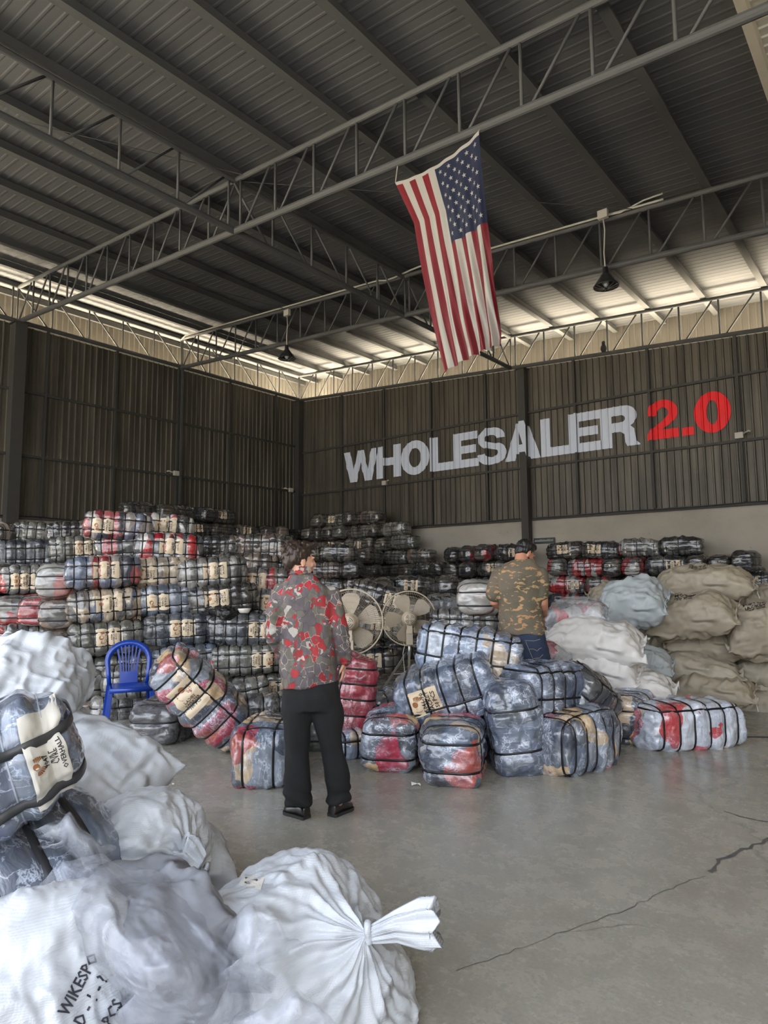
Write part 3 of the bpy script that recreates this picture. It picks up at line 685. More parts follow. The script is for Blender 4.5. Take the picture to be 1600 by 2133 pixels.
# ------------------------------------------------------------------ strapped bales
BA, BB, BC = .44, .225, .205      # half length, half depth, half height
GIR = {6: [-.78, -.47, -.16, .16, .47, .78], 5: [-.68, -.34, 0, .34, .68], 4: [-.6, -.2, .2, .6], 7: [-.8, -.54, -.27, 0, .27, .54, .8], 2: [-.45, .45]}
class Bale:
    def __init__(s, seed, gir=6, loops=(-.38, .38), dims=(BA, BB, BC), m=3.4, n=4.2, lump=.02, bulge=.085, bend=0.0):
        s.seed, s.g, s.l, s.d, s.m, s.n, s.lump, s.bulge, s.bend = seed, GIR[gir], loops, dims, m, n, lump, bulge, bend
    def deform(s, P):
        P = np.asarray(P, float); X, Y, Z = P[:, 0], P[:, 1], P[:, 2]
        pin = np.zeros(len(P))
        for g in s.g: pin = np.maximum(pin, np.exp(-((X-g)/.065)**2))
        pl = np.zeros(len(P))
        for l in s.l: pl = np.maximum(pl, np.exp(-((Z-l)/.10)**2)*np.clip((np.abs(Y)**2+np.abs(X)**6)*1.4, 0, 1))
        k = 1+s.bulge*(1-pin)-.02; kl = 1+.045*(1-pl)
        Q = np.stack([X*s.d[0]*(1+.03*(1-pl)*(np.abs(X) > .8)), Y*s.d[1]*k*kl, Z*s.d[2]*k], 1)
        nr = P/np.maximum(np.linalg.norm(P, axis=1, keepdims=True), 1e-6)
        f = fbm(Q*5.5+s.seed*7.7, s.seed, 2)*s.lump + ridge(Q*np.array([16, 13, 26])+s.seed*3.1, s.seed+5, 2)*s.lump*.22
        f = f*(1-.75*np.maximum(pin, pl))
        Q = Q+nr*f[:, None]
        Q[:, 2] += s.bend*((Q[:, 0]/s.d[0])**2-.35)
        return Q
    def body(s, res):
        # cube-sphere grid shaped to a superellipsoid
        g = np.linspace(-1, 1, res+1); vs, fs, idx = [], [], {}
        def vid(p):
            k = (round(p[0], 5), round(p[1], 5), round(p[2], 5))
            if k not in idx: idx[k] = len(vs); vs.append(p)
            return idx[k]
        for ax in range(3):
            for sg in (-1, 1):
                u, v = (ax+1) % 3, (ax+2) % 3
                for i in range(res):
                    for j in range(res):
                        q = []
                        for a, b in ((0, 0), (1, 0), (1, 1), (0, 1)):
                            p = [0, 0, 0]; p[ax] = sg; p[u] = g[i+a]; p[v] = g[j+b]; q.append(vid(tuple(p)))
                        fs.append(q if sg > 0 else q[::-1])
        V = np.array(vs); t = ((np.abs(V[:, 1])**s.m+np.abs(V[:, 2])**s.m)**(s.n/s.m)+np.abs(V[:, 0])**s.n)**(1/s.n)
        return s.deform(V/t[:, None]), fs
    def loop_pts(s, kind, c, n):
        a = np.linspace(0, 2*pi, n, endpoint=False)
        if kind == 'g':
            R = (1-abs(c)**s.n)**(1/s.n); q = (np.abs(np.cos(a))**s.m+np.abs(np.sin(a))**s.m)**(1/s.m)
            return np.stack([np.full(n, c), R*np.cos(a)/q, R*np.sin(a)/q], 1)
        lo, hi = np.zeros(n), np.full(n, 2.0)
        for _ in range(30):
            t = (lo+hi)/2; v = ((np.abs(t*np.sin(a))**s.m+abs(c)**s.m)**(s.n/s.m)+np.abs(t*np.cos(a))**s.n) > 1
            hi = np.where(v, t, hi); lo = np.where(v, lo, t)
        return np.stack([lo*np.cos(a), lo*np.sin(a), np.full(n, c)], 1)
    def strap(s, kind, c, n=36, wd=.017, th=.003, lift=.0045):
        P0 = s.loop_pts(kind, c, n); P = s.deform(P0)
        ax = np.array([1, 0, 0]) if kind == 'g' else np.array([0, 0, 1])
        nr = P0.copy(); nr[:, 0 if kind == 'g' else 2] = 0; nr /= np.linalg.norm(nr, axis=1, keepdims=True)
        # convex-ish: straps bridge small hollows
        vs = []
        for q, m_ in zip(P, nr):
            for (a, b) in ((-1, -.5), (1, -.5), (1, 1), (-1, 1)): vs.append(q+ax*a*wd/2+m_*(b*th+lift))
        fs = [(i*4+k, i*4+(k+1) % 4, ((i+1) % n)*4+(k+1) % 4, ((i+1) % n)*4+k) for i in range(n) for k in range(4)]
        return vs, fs
    def on_side(s, X, Z, off=.006, side=-1):
        # X, Z normalised; point on the -Y side
        X, Z = np.asarray(X, float), np.asarray(Z, float)
        R = np.clip(1-np.abs(X)**s.n, 1e-4, 1)**(s.m/s.n); Y = side*np.clip(R-np.abs(Z)**s.m, 1e-4, 1)**(1/s.m)
        Q = s.deform(np.stack([X, Y, Z], 1)); Q[:, 1] += side*off; return Q

def text_polys(txt, size):
    cu = bpy.data.curves.new('t', 'FONT'); cu.body = txt; cu.size = size; cu.align_x = 'CENTER'; cu.align_y = 'CENTER'; cu.resolution_u = 1; cu.offset = size*.022
    o = bpy.data.objects.new('t', cu); COL.objects.link(o); dg = bpy.context.evaluated_depsgraph_get(); dg.update()
    me = bpy.data.meshes.new_from_object(o.evaluated_get(dg)); v = [tuple(q.co) for q in me.vertices]; f = [tuple(p.vertices) for p in me.polygons]
    bpy.data.objects.remove(o); bpy.data.curves.remove(cu); bpy.data.meshes.remove(me); return v, f
TEXTS = {'shirt': ['WESTERN', 'SHIRT', '100 PCS'], 'leather': ['SUPER', 'LEATHER JACKET', '40 PCS'], 'denim': ['MIX', 'CASUAL', 'DENIM JACKET', '50 PCS'],
         'sweater': ['LADIES', 'SWEATER', '100 PCS'], 'jeans': ['WESTERN', 'JEANS', '50 PCS'], 'jacket': ['5046-90', 'JACKET', '50 PCS'], 'overall': ['9047', 'CVRE', 'OVERHALL'],
         'style': ['CASUAL', 'STYLE', 'JACKET', '30 PCS'], 'pants': ['CARGO', 'PANTS', '70 PCS'], 'count': ['200 PCS']}
TP = {k: text_polys('\n'.join(v), .034 if max(map(len, v)) < 10 else .026) for k, v in TEXTS.items()}
TP['jacket'] = text_polys('5046-90\nJACKET\n50 PCS', .05); TP['overall'] = text_polys('9047\nCVRE\nOVERHALL', .06); TP['count'] = text_polys('200 PCS', .05)
def label_mesh(b, key, cx, cz, w_, h_, flip=1, side=-1):
    # cream sheet with a brown winged emblem and black words, laid on the curved side; lengths in metres
    NX, NZ = (44, 44) if key == 'overall' else (24, 12); o0 = .012 if key == 'overall' else .004; xs = np.linspace(cx-w_/2, cx+w_/2, NX+1); zs = np.linspace(cz-h_/2, cz+h_/2, NZ+1)
    gx, gz = np.meshgrid(xs, zs, indexing='ij'); X, Z = gx.ravel()/b.d[0], gz.ravel()/b.d[2]
    V = [tuple(v) for v in b.on_side(X, Z, o0, side)]; F = [(i*(NZ+1)+j, (i+1)*(NZ+1)+j, (i+1)*(NZ+1)+j+1, i*(NZ+1)+j+1) for i in range(NX) for j in range(NZ)]
    mi = [0]*len(F)
    def addflat(pts, faces, m_, off):
        base = len(V); P = np.array(pts); Q = b.on_side(np.clip(P[:, 0]/b.d[0], -.97, .97), P[:, 1]/b.d[2], off, side)
        V.extend(tuple(q) for q in Q); F.extend(tuple(i+base for i in f) for f in faces); mi.extend([m_]*len(faces))
    # emblem: a round head between two spread wings of feathers
    ex = cx-flip*w_*.30; s_ = min(h_*.42, w_*.30)
    cpts = [(ex+.30*s_*cos(a), cz+.30*s_*sin(a)) for a in np.linspace(0, 2*pi, 14, endpoint=False)]; addflat(cpts, [tuple(range(14))], 1, o0+.0015)
    for sg in (-1, 1):
        for k in range(6):
            a = radians(62-k*13); r0, r1 = .34*s_, (.98-.05*k)*s_; wd = .085*s_
            dx, dz = cos(a), sin(a); q = [(ex+dz*r0*.6+wd*0, cz+sg*(dx*r0)), (ex+dz*r1-dx*wd, cz+sg*(dx*r1+dz*wd)), (ex+dz*(r1+.06*s_), cz+sg*dx*(r1+.06*s_)), (ex+dz*r1+dx*wd, cz+sg*(dx*r1-dz*wd))]
            addflat(q, [(0, 1, 2, 3)], 1, o0+.001)
    tv, tf = TP[key]; tx = cx+flip*w_*.17
    # words read upwards
    if side < 0: P = [(tx-v[1]*1.0, cz+v[0]*1.0) for v in tv]
    else: P = [(tx+v[1], cz+v[0]) for v in tv]
    zmx = max(abs(p[1]-cz) for p in P); xmx = max(abs(p[0]-tx) for p in P); k = min(1.0, h_*.47/zmx, w_*.27/xmx); P = [(tx+(p[0]-tx)*k, cz+(p[1]-cz)*k) for p in P]
    addflat(P, tf, 2, o0+.002)
    return mk_mesh('label', V, F, [M['paper_big' if key == 'overall' else 'paper'], M['logo_brown'], M['ink']], mi, True)

KINDS = {}
def kind(key, res, **kw):
    b = Bale(**kw); v, f = b.body(res)
    KINDS[key] = dict(b=b, body={}, bv=v, bf=f, n=36 if res > 14 else 24, straps=[], labels={})
    for g in b.g: KINDS[key]['straps'].append(mk_mesh('strap', *b.strap('g', g, KINDS[key]['n']), [M['black_strap']]))
    for l in b.l: KINDS[key]['straps'].append(mk_mesh('strap', *b.strap('l', l, KINDS[key]['n']+12), [M['black_strap']]))
def bale(key, loc, rot, pal, label=None, group=None, lab=None, scale=(1, 1, 1), name='clothing_bale', partlabel=None):
    K = KINDS[key]
    if pal not in K['body']: K['body'][pal] = mk_mesh('wrapped_clothes', K['bv'], K['bf'], [MB_[pal]])
    t = bpy.data.objects.new(name, None); COL.objects.link(t); t.empty_display_size = .1
    t.matrix_world = Matrix.Translation(loc) @ rot.to_4x4() @ Matrix.Diagonal((*scale, 1))
    tag(t, label, 'bale', group)
    mobj('wrapped_clothes', K['body'][pal], t)
    for s in K['straps']: mobj('strap', s, t)
    if lab:
        if lab not in K['labels']: K['labels'][lab] = label_mesh(K['b'], *lab)
        mobj('label', K['labels'][lab], t)
    return t
for i in range(4): kind('m%d' % i, 22, seed=11+i, gir=(6, 6, 7, 5)[i], lump=.017+.004*(i % 3))
for i in range(3): kind('e%d' % i, 18, seed=31+i, gir=6, loops=(-.36, .36), lump=.022)
for i in range(4): kind('f%d' % i, 12, seed=51+i, gir=(7, 6, 7, 5)[i], loops=(-.45, .05, .45) if i % 2 else (-.36, .36), lump=.03)

def orient(px, yaw=0, tilt=0, spin=0):
    return (Matrix.Rotation(bearing(px)+radians(yaw), 3, 'Z') @ Matrix.Rotation(radians(-tilt), 3, 'Y') @ Matrix.Rotation(radians(spin), 3, 'X'))
LAB = {'L': lambda k: (k, -.10, .02, .30, .20, 1), 'C': lambda k: (k, .02, .02, .30, .20, 1), 'R': lambda k: (k, .20, .0, .28, .19, -1), 'l': lambda k: (k, -.2, -.02, .28, .2, 1)}

# --- left pile, bale by bale: (px, py, depth, kind, yaw, tilt, palette, label side, words, description)
LEFT = [
 (215,1192,8.3,'m0',4,2,'maroon','C','shirt','maroon and blue bale with central label, directly above the beige one'),
 (220,1260,8.25,'m1',5,4,'beige','C','jeans','beige and blue bale with a cream label, directly under the maroon one'),
 (222,1328,8.2,'m3',3,3,'olive','C','leather','plain olive grey leather jacket bale above and left of the blue chair'),
 (258,1393,8.4,'m1',-2,1,'grey','R','sweater','grey bale partly hidden behind the back of the blue chair'),
 (296,1418,7.8,'m3',-4,0,'grey',None,None,'large clear wrapped grey bale right behind the blue chair backrest'),
 (270,1480,7.75,'m3',6,0,'grey',None,None,'lowest grey bale on the floor behind the legs of the blue chair'),
 (190,1480,8.4,'e0',80,0,'brown',None,None,'brown bale end on the floor left of the blue chair legs'),
 (187,1415,8.4,'e1',84,0,'olive',None,None,'olive bale end just left of the blue chair seat'),
 (336,1192,8.8,'m1',6,3,'beige','l','pants','tan bale right of the maroon striped bale, label at its left'),
 (362,1247,8.6,'m0',4,4,'denim','l','pants','slate blue bale with its label at the left, right of the beige bale'),
 (376,1310,8.4,'m3',2,2,'navy','C','denim','navy bale with a central label, upper right of the blue chair'),
 (392,1374,8.4,'m0',4,4,'denim','L','denim','faded denim bale beside the top of the blue chair, behind the soft drink bottle'),
 (443,1193,8.7,'m0',3,4,'grey','C','style','grey bale with a cream label right of the tan bale'),
 (466,1247,8.6,'m1',4,5,'dark','L','style','black bale with orange stripes and a label, above the small white bowl'),
 (506,1310,8.5,'m1',-2,-1,'navy','R','denim','black and navy bale with its label at the right, under the white bowl'),
 (513,1372,8.5,'m0',-2,1,'olive','R','style','dark olive bale with label at its right, beside the patterned shirt sleeve'),
 (545,1432,8.6,'m1',0,3,'olive','R','style','olive bale with an upright label, left of the black trousers'),
 (487,1452,8.0,'m3',0,9,'grey','l','sweater','grey and denim bale with a large label just above the speckled wool bale'),
 (412,1452,8.6,'m0',0,0,'grey',None,None,'grey bale seen behind the top of the tilted bale'),
 (330,1460,8.8,'m1',0,0,'olive',None,None,'olive bale low in the gap right of the blue chair'),
 (455,1145,9.9,'m2',5,0,'dark',None,None,'dark plastic bale with crossed straps, right of the red striped ones'),
 (546,1141,10.0,'m2',-4,-1,'brown',None,None,'brown and navy bale with a red garment left of the young man\'s head'),
 (515,1180,9.8,'m0',0,-3,'brown',None,None,'rusty brown bale just under the navy and red one'),
 (590,1182,10.2,'m3',-8,-8,'dark',None,None,'dark bale behind the young man\'s neck'),
 (548,1213,9.3,'m0',-3,-2,'redgrey','L','sweater','grey and pink bale beside the young man\'s left shoulder'),
 (568,1258,9.1,'m3',-5,-3,'navy','C','style','dark bale with a small label at the young man\'s left sleeve'),
 (590,1312,9.2,'m1',-2,0,'navy','L','style','navy bale mostly hidden by the left arm of the patterned shirt'),
 (600,1375,9.4,'m0',0,0,'navy',None,None,'navy bale hidden behind the patterned shirt at elbow height'),
 (600,1440,9.4,'m1',0,0,'denim',None,None,'denim bale showing beside the hem of the patterned shirt'),
 (246,1097,9.2,'m0',3,-3,'maroon','l','sweater','topmost red and grey bale of the left pile'),
 (340,1099,9.9,'m1',3,-3,'striped','C','sweater','topmost black and white striped bale of the left pile'),
 (172,1146,9.6,'m2',3,3,'olive','C','pants','olive bale with a thin label in the second row, left of the red knitwear'),
 (268,1141,9.3,'m1',-3,4,'redgrey',None,None,'dark grey bale with a red and white knit end below the topmost red bale'),
 (352,1143,9.0,'m0',2,-2,'red','C','sweater','bright red bale with a cream label under the striped top bale'),
 (162,1113,10.4,'m2',3,2,'dark',None,None,'black bale on the back row of the left pile, left of the topmost red one'),
 (92,1116,10.5,'m2',0,-4,'olive',None,None,'olive bale on the back row of the left pile near the left column'),
 (10,1118,10.3,'e0',60,0,'brown',None,None,'brown bale end at the very left edge, back row'),
 (50,1155,9.4,'m2',4,2,'navy',None,None,'dark navy bale with shiny film at the left edge, second row'),
 (76,1207,8.9,'m2',10,1,'redgrey','l','sweater','grey bale with pink garment and narrow label near the left edge'),
 (129,1210,8.5,'e1',75,3,'clear',None,None,'pale grey bale end touching the maroon striped bale'),
 (15,1207,9.0,'e2',70,0,'dark',None,None,'dark bale end at the left edge beside the pink garment bale'),
 (42,1272,8.8,'e2',78,0,'redgrey',None,None,'grey and red bale end, left of a pair in the third row at the left'),
 (86,1272,8.7,'e0',80,0,'red',None,None,'black and red bale end, right of a pair in the third row at the left'),
 (128,1275,8.5,'e1',82,2,'brown',None,None,'grey bale end with an orange brown garment beside the beige bale'),
 (3,1272,8.9,'e1',75,0,'dark',None,None,'dark bale end at the left edge, third row'),
 (75,1330,8.5,'m2',5,-2,'redgrey',None,None,'white grey and red bale just above the tall white sack at the left'),
 (120,1350,8.1,'e2',70,5,'brown',None,None,'brown bale end wedged above the tall white sack at the left'),
 (12,1335,8.6,'m1',0,0,'dark',None,None,'dark bale at the left edge just above the tall white sack'),
 (160,1345,8.9,'e1',80,0,'olive',None,None,'olive bale end between the brown end and the leather jacket bale'),
 (80,1395,8.8,'m1',0,0,'dark',None,None,'dark bale hidden behind the tall white sack'),
]
for i, (px, py, d, k, yaw, tilt, pal, side, words, desc) in enumerate(LEFT):
    lab = LAB[side](words) if side else None
    sc = (1.0, 1.0, .98)
    bale(k, atd(px, py, d+.22), orient(px, yaw, tilt, 0), pal, desc, 'bales of the left pile', lab, sc)

# --- stacks along the walls: rows of bales in world space
ORD = ['bottom', 'second', 'third', 'fourth', 'fifth', 'sixth', 'seventh', 'eighth', 'ninth', 'tenth']
CNT = ['first', 'second', 'third', 'fourth', 'fifth', 'sixth', 'seventh', 'eighth', 'ninth', 'tenth', 'eleventh']
def stack(where, group, P0, ang, rows, pals, seed, h=.405, adj='dark bale', vis=0):
    """rows: (row number, start offset, pattern) ; pattern of l (long side out) and e (end out)"""
    rs = random.Random(seed); ca, sa = cos(ang), sin(ang)
    for r, s0, pat in rows:
        hidden = None if r >= vis else 'bale in the lower rows behind the visible ones, %s' % where
        s = s0
        for n, c in enumerate(pat):
            L = .86 if c == 'l' else .46
            cx = s+L/2; dn = rs.uniform(-.04, .04)
            loc = Vector((P0[0]+ca*cx-sa*dn, P0[1]+sa*cx+ca*dn, h*(r+.5)+rs.uniform(-.01, .01)))
            if r > 0: loc.z += rs.uniform(0, .02)
            rot = Matrix.Rotation(ang+(0 if c == 'l' else pi/2)+rs.uniform(-.07, .07), 3, 'Z') @ Matrix.Rotation(rs.uniform(-.05, .05), 3, 'Y')
            pal = rs.choice(pals); key = 'f%d' % rs.randrange(4)
            side = 'long side out' if c == 'l' else 'end out'
            lab = None
            if c == 'l' and rs.random() < .45: lab = LAB[rs.choice('LCR')](rs.choice(['shirt', 'denim', 'jeans']))
            bale(key, loc, rot, pal, hidden or '%s %s from left in the %s row, %s' % (adj, CNT[n], ORD[r], where), group, lab, (1, 1, .99))
            s += L
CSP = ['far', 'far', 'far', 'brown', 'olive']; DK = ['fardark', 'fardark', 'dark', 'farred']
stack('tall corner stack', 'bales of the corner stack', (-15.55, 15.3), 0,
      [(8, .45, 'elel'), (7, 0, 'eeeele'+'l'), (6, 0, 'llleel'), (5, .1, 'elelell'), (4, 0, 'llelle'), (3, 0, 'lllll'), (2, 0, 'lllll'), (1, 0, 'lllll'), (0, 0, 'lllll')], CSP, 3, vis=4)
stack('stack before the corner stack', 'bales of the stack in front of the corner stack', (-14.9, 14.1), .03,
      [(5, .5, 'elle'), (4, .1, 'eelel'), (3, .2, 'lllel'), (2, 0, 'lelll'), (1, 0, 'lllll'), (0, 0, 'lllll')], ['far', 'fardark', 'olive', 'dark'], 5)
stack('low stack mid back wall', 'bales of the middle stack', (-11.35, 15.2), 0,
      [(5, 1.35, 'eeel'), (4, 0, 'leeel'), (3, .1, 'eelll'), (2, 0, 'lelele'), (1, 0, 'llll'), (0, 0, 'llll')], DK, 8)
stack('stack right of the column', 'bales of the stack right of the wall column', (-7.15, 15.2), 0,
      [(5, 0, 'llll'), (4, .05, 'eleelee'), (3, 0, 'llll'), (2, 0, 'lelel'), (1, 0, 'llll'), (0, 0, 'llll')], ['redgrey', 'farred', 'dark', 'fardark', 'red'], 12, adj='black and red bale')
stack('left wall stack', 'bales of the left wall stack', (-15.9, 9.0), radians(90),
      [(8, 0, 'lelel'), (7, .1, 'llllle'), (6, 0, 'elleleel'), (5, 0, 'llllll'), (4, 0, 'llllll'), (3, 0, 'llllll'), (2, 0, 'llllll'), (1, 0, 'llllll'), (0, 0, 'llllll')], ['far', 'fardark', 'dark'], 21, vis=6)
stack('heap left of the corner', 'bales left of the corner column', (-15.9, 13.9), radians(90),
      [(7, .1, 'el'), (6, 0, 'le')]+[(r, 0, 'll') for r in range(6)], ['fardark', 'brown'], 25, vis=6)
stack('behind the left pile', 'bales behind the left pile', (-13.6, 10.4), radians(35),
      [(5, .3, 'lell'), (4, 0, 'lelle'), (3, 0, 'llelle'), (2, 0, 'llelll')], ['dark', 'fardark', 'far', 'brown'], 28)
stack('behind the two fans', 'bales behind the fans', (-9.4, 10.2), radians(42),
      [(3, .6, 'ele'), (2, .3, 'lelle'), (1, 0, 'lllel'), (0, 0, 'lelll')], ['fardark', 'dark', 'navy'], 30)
# odd bales
ODD = [
 (790,1243,10.2,'m0',0,-14,'dark','R','shirt','grey bale with a cream label lying tilted above and between the two fans'),
 (790,1300,10.3,'m1',0,-3,'olive','C','shirt','olive bale with label seen in the gap between the two fans'),
 (772,1376,10.3,'m0',0,2,'dark','C','shirt','dark bale with label low between the two fan stands'),
 (1555,1170,13.4,'e1',82,0,'fardark',None,None,'round black bale end alone on top against the right of the back wall'),
 (1590,1212,13.6,'m2',-8,0,'navy',None,None,'dark navy bale under the round black one at the right edge'),
 (1545,1200,13.9,'m2',-8,0,'dark',None,None,'dark bale behind the knotted corner of the topmost khaki sack'),
 (973,1303,7.9,'m0',0,-2,'grey',None,None,'grey bale with tan and blue garments, left of the man in camouflage'),
]
for (px, py, d, k, yaw, tilt, pal, side, words, desc) in ODD:
    bale(k, atd(px, py, d+.2), orient(px, yaw, tilt, 0), pal, desc, 'single bales further back', LAB[side](words) if side else None)
bale('e1', atd(1003, 1246, 8.2), orient(1003, 80, 0, 0), 'clear', 'pale clear wrapped bale end touching the left arm of the man in camouflage', 'single bales further back', scale=(1, 1.05, 1.0))
for px, py, d in ((1570, 1255, 13.7), (1560, 1300, 13.7), (1300, 1440, 9.5)): bale('m1', atd(px, py, d), orient(px), 'dark', None or {1570: 'dark bale below the navy bale at the right edge', 1560: 'lowest dark bale behind the khaki sacks at the right edge', 1300: 'dark bale hidden behind the white sacks'}[px], 'single bales further back')

# --- the front heap, each its own shape
HE = [
 # px,py,depth,yaw,tilt,spin,pal,gir,loops,dims,label,words,desc
 (978,1358,6.05,-6,-8,0,'sky',6,(-.25,.7),(.47,.24,.22),None,'bluish white bale lying on top of the heap in front of the man in camouflage','bend'),
 (930,1437,5.75,-6,17,8,'steelblue',5,(-.28,.9),(.44,.25,.235),('jacket',-.17,.02,.27,.21,1),'big blue grey bale resting tilted on the heap, with a winged emblem label',''),
 (826,1540,5.75,78,0,0,'mixed',5,(-.42,.42),(.42,.235,.225),None,'square bale end with a red streak, left of the multicoloured one',''),
 (946,1566,5.35,86,0,0,'mixed',5,(-.42,.42),(.42,.235,.235),None,'multicoloured bale end with tan and pink garments at the front of the heap',''),
 (1070,1533,5.45,8,97,90,'steelblue',2,(-.36,.42),(.36,.20,.235),None,'upright blue grey bale standing on its end at the front of the heap',''),
 (1130,1441,5.85,50,-4,0,'steelblue',5,(-.1,.75),(.42,.235,.25),None,'smooth blue bale end with a tan garment, behind the upright one',''),
 (1196,1545,5.55,58,0,90,'mixed',6,(-.30,.62),(.44,.235,.255),('count',.1,.0,.26,.2,1),'grey bale with tan patch and red underside, right of the upright bale',''),
 (1222,1452,6.15,70,-25,35,'navy',5,(-.05,.85),(.40,.20,.21),None,'tipped dark striped bale end crossed by straps, against the white sacks',''),
 (1311,1512,6.55,80,0,0,'mixed',5,(-.60,.40),(.40,.215,.235),None,'square bale end with one upright strap, left of the lone pale bale',''),
 (1428,1531,6.2,38,0,0,'pale',6,(-1.2,.75),(.50,.235,.215),None,'pale white and red bale lying alone at the right end of the heap',''),
 (733,1498,6.15,0,84,0,'crimson',6,(-1.2,.55),(.44,.22,.22),None,'upright shiny red bale behind the young man\'s right hip',''),
 (560,1570,5.35,80,0,90,'mixed',5,(-.5,.42),(.42,.225,.24),('count',.1,.0,.26,.2,1),'grey bale end with red patch at the left of the black trousers',''),
 (421,1520,6.05,8,-44,15,'mixed',6,(-1.2,.55),(.50,.25,.22),('sweater',-.15,.0,.30,.24,1),'long grey bale lying steeply tilted at the left end of the heap',''),
 (345,1548,6.7,70,0,0,'wool',5,(.18,.9),(.42,.24,.20),None,'dark patterned bale end on the floor under the tilted bale, beside the blue chair',''),
 (545,1503,6.8,4,0,0,'wool',5,(-1.2,.1),(.46,.23,.21),None,'speckled grey wool bale lying behind the bale with the red patch',''),
 (668,1530,6.4,80,0,0,'redgrey',5,(-.4,.4),(.40,.21,.215),None,'dark bale showing between the legs of the young man',''),
 (755,1552,6.0,20,0,0,'sky',5,(-1.2,.4),(.34,.20,.12),None,'low light blue bale at the foot of the red one',''),
 (1085,1436,5.98,8,-6,0,'steelblue',5,(-.3,.7),(.42,.22,.2),None,'blue bale at the legs of the man in camouflage',''),
 (800,1470,7.3,20,0,0,'steelblue',5,(-.4,.4),(.36,.2,.16),None,'small blue bale in the gap between the red bale and the heap',''),
 (1010,1500,6.4,20,0,0,'steelblue',5,(-.3,.6),(.42,.22,.22),None,'hidden blue bale inside the heap under the topmost one',''),
 (1235,1510,6.9,10,0,0,'navy',5,(-.3,.6),(.40,.22,.21),None,'dark bale in the shadow between the white sacks and the heap',''),
 (860,1500,6.8,10,0,0,'denim',5,(-.3,.6),(.42,.22,.21),None,'denim bale in the shadow behind the square bale end with the red streak',''),
 (1120,1520,6.6,10,0,0,'navy',5,(-.3,.6),(.42,.22,.21),None,'navy bale in the shadow behind the upright bale',''),
]
HEAP = []
for i, (px, py, d, yaw, tilt, spin, pal, gir, loops, dims, lb, desc, extra) in enumerate(HE):
    hid = 'hidden' in desc or 'shadow' in desc
    key = 'h%d' % i; kind(key, 14 if hid else 34, seed=101+i, gir=gir, loops=loops if loops[1] < .9 and loops[0] > -1 else tuple(l for l in loops if -.9 < l < .9), dims=dims, lump=.03, bulge=.065, m=4.2, n=4.6)
    loc = atd(px, py, d+.12); rot = orient(px, yaw, tilt, spin)
    zmin = min((rot @ Vector((x*dims[0]*.93, y*dims[1]*.93, z*dims[2]*.93))).z for x in (-1, 1) for y in (-1, 1) for z in (-1, 1) )
    if loc.z+zmin*.98 < 0.0: loc.z = -zmin*.98
    HEAP.append(bale(key, loc, rot, pal, desc, 'bales of the front heap', lb))
# ------------------------------------------------------------------ sacks
def pillow(L, W, T, seed, nu=64, nv=48, fold=.018, crum=.012, bend=0.0, hem=True, peak=1.0, sag=0.0):
    su = np.linspace(-1, 1, nu+1); sv = np.linspace(-1, 1, nv+1)
    U, V = np.meshgrid(su, np.sin(sv*pi/2), indexing='ij'); U = U.ravel(); V = V.ravel()
    ub = .92 if hem else 1.0
    Uc = np.clip(np.abs(U)/ub, 0, 1); Uc = np.sin(Uc*pi/2*.999)*.15+Uc*.85
    prof = (np.clip(1-Uc**3.2, 0, 1)**.55)*(np.clip(1-np.abs(V)**3.4, 0, 1)**.5)
    flap = np.clip((np.abs(U)-ub)/max(1-ub, 1e-6), 0, 1) if hem else np.zeros(len(U))
    out = []
    for sg in (1, -1):
        x = L/2*U*(1-.07*(1-V**2)*np.abs(U)); y = W/2*V*(1-.10*(1-U**2))
        y = y*(1-.10*np.clip(np.abs(U)-.6, 0, 1)*2.5*(1-.0))
        z = sg*(T/2*prof*(1.08 if sg > 0 else .92)+.003*(prof < .01))
        P = np.stack([x, y, z], 1)
        eu = np.exp(-(1-np.clip(Uc, 0, 1))/.28); ev = np.exp(-(1-np.abs(V))/.30)
        ph = fbm(P*6+seed, seed, 2)
        w1 = np.sin(V*15+ph*3.0+seed)*.6+np.sin(V*29+ph*4+1.3)*.4; w2 = np.sin(U*17+ph*3.2+seed*2)*.6+np.sin(U*33+ph*5)*.4
        d = fold*(eu*w1*np.clip(prof*1.6, .12, 1)+ev*w2*.8*np.clip(prof*1.6, .1, 1)*(1-flap))
        d += crum*ridge(P*np.array([4.5, 5.0, 9])+seed*1.7, seed+3, 3)*np.clip(prof*1.5, .15, 1) + .03*fbm(P*2.6+seed*4.1, seed+9, 2)*np.clip(prof*1.3, 0, 1)
        nz = prof; nx = np.sign(U)*eu*.6; ny = np.sign(V)*ev*.6
        P[:, 2] += sg*d*(.35+.65*nz); P[:, 0] += d*nx; P[:, 1] += d*ny
        wave = flap*(.035*np.sin(V*9+seed)+.02*np.sin(V*21+seed*3)+.02)
        P[:, 2] += wave; P[:, 0] += flap*.01*np.sin(V*13+seed)
        P[:, 2] -= bend*(P[:, 0]/(L/2))**2 + sag*(P[:, 1]/(W/2))**2
        out.append(P)
    n = (nu+1)*(nv+1); Vt = np.concatenate(out); fs = []
    for i in range(nu):
        for j in range(nv):
            a, b, c, d = i*(nv+1)+j, (i+1)*(nv+1)+j, (i+1)*(nv+1)+j+1, i*(nv+1)+j+1
            fs.append((a, b, c, d)); fs.append((a+n, d+n, c+n, b+n))
    # close rim
    rim = [i*(nv+1) for i in range(nu+1)]+[nu*(nv+1)+j for j in range(1, nv+1)]+[i*(nv+1)+nv for i in range(nu-1, -1, -1)]+[j for j in range(nv-1, 0, -1)]
    for k in range(len(rim)):
        a, b = rim[k], rim[(k+1) % len(rim)]; fs.append((b, a, a+n, b+n))
    return Vt, fs

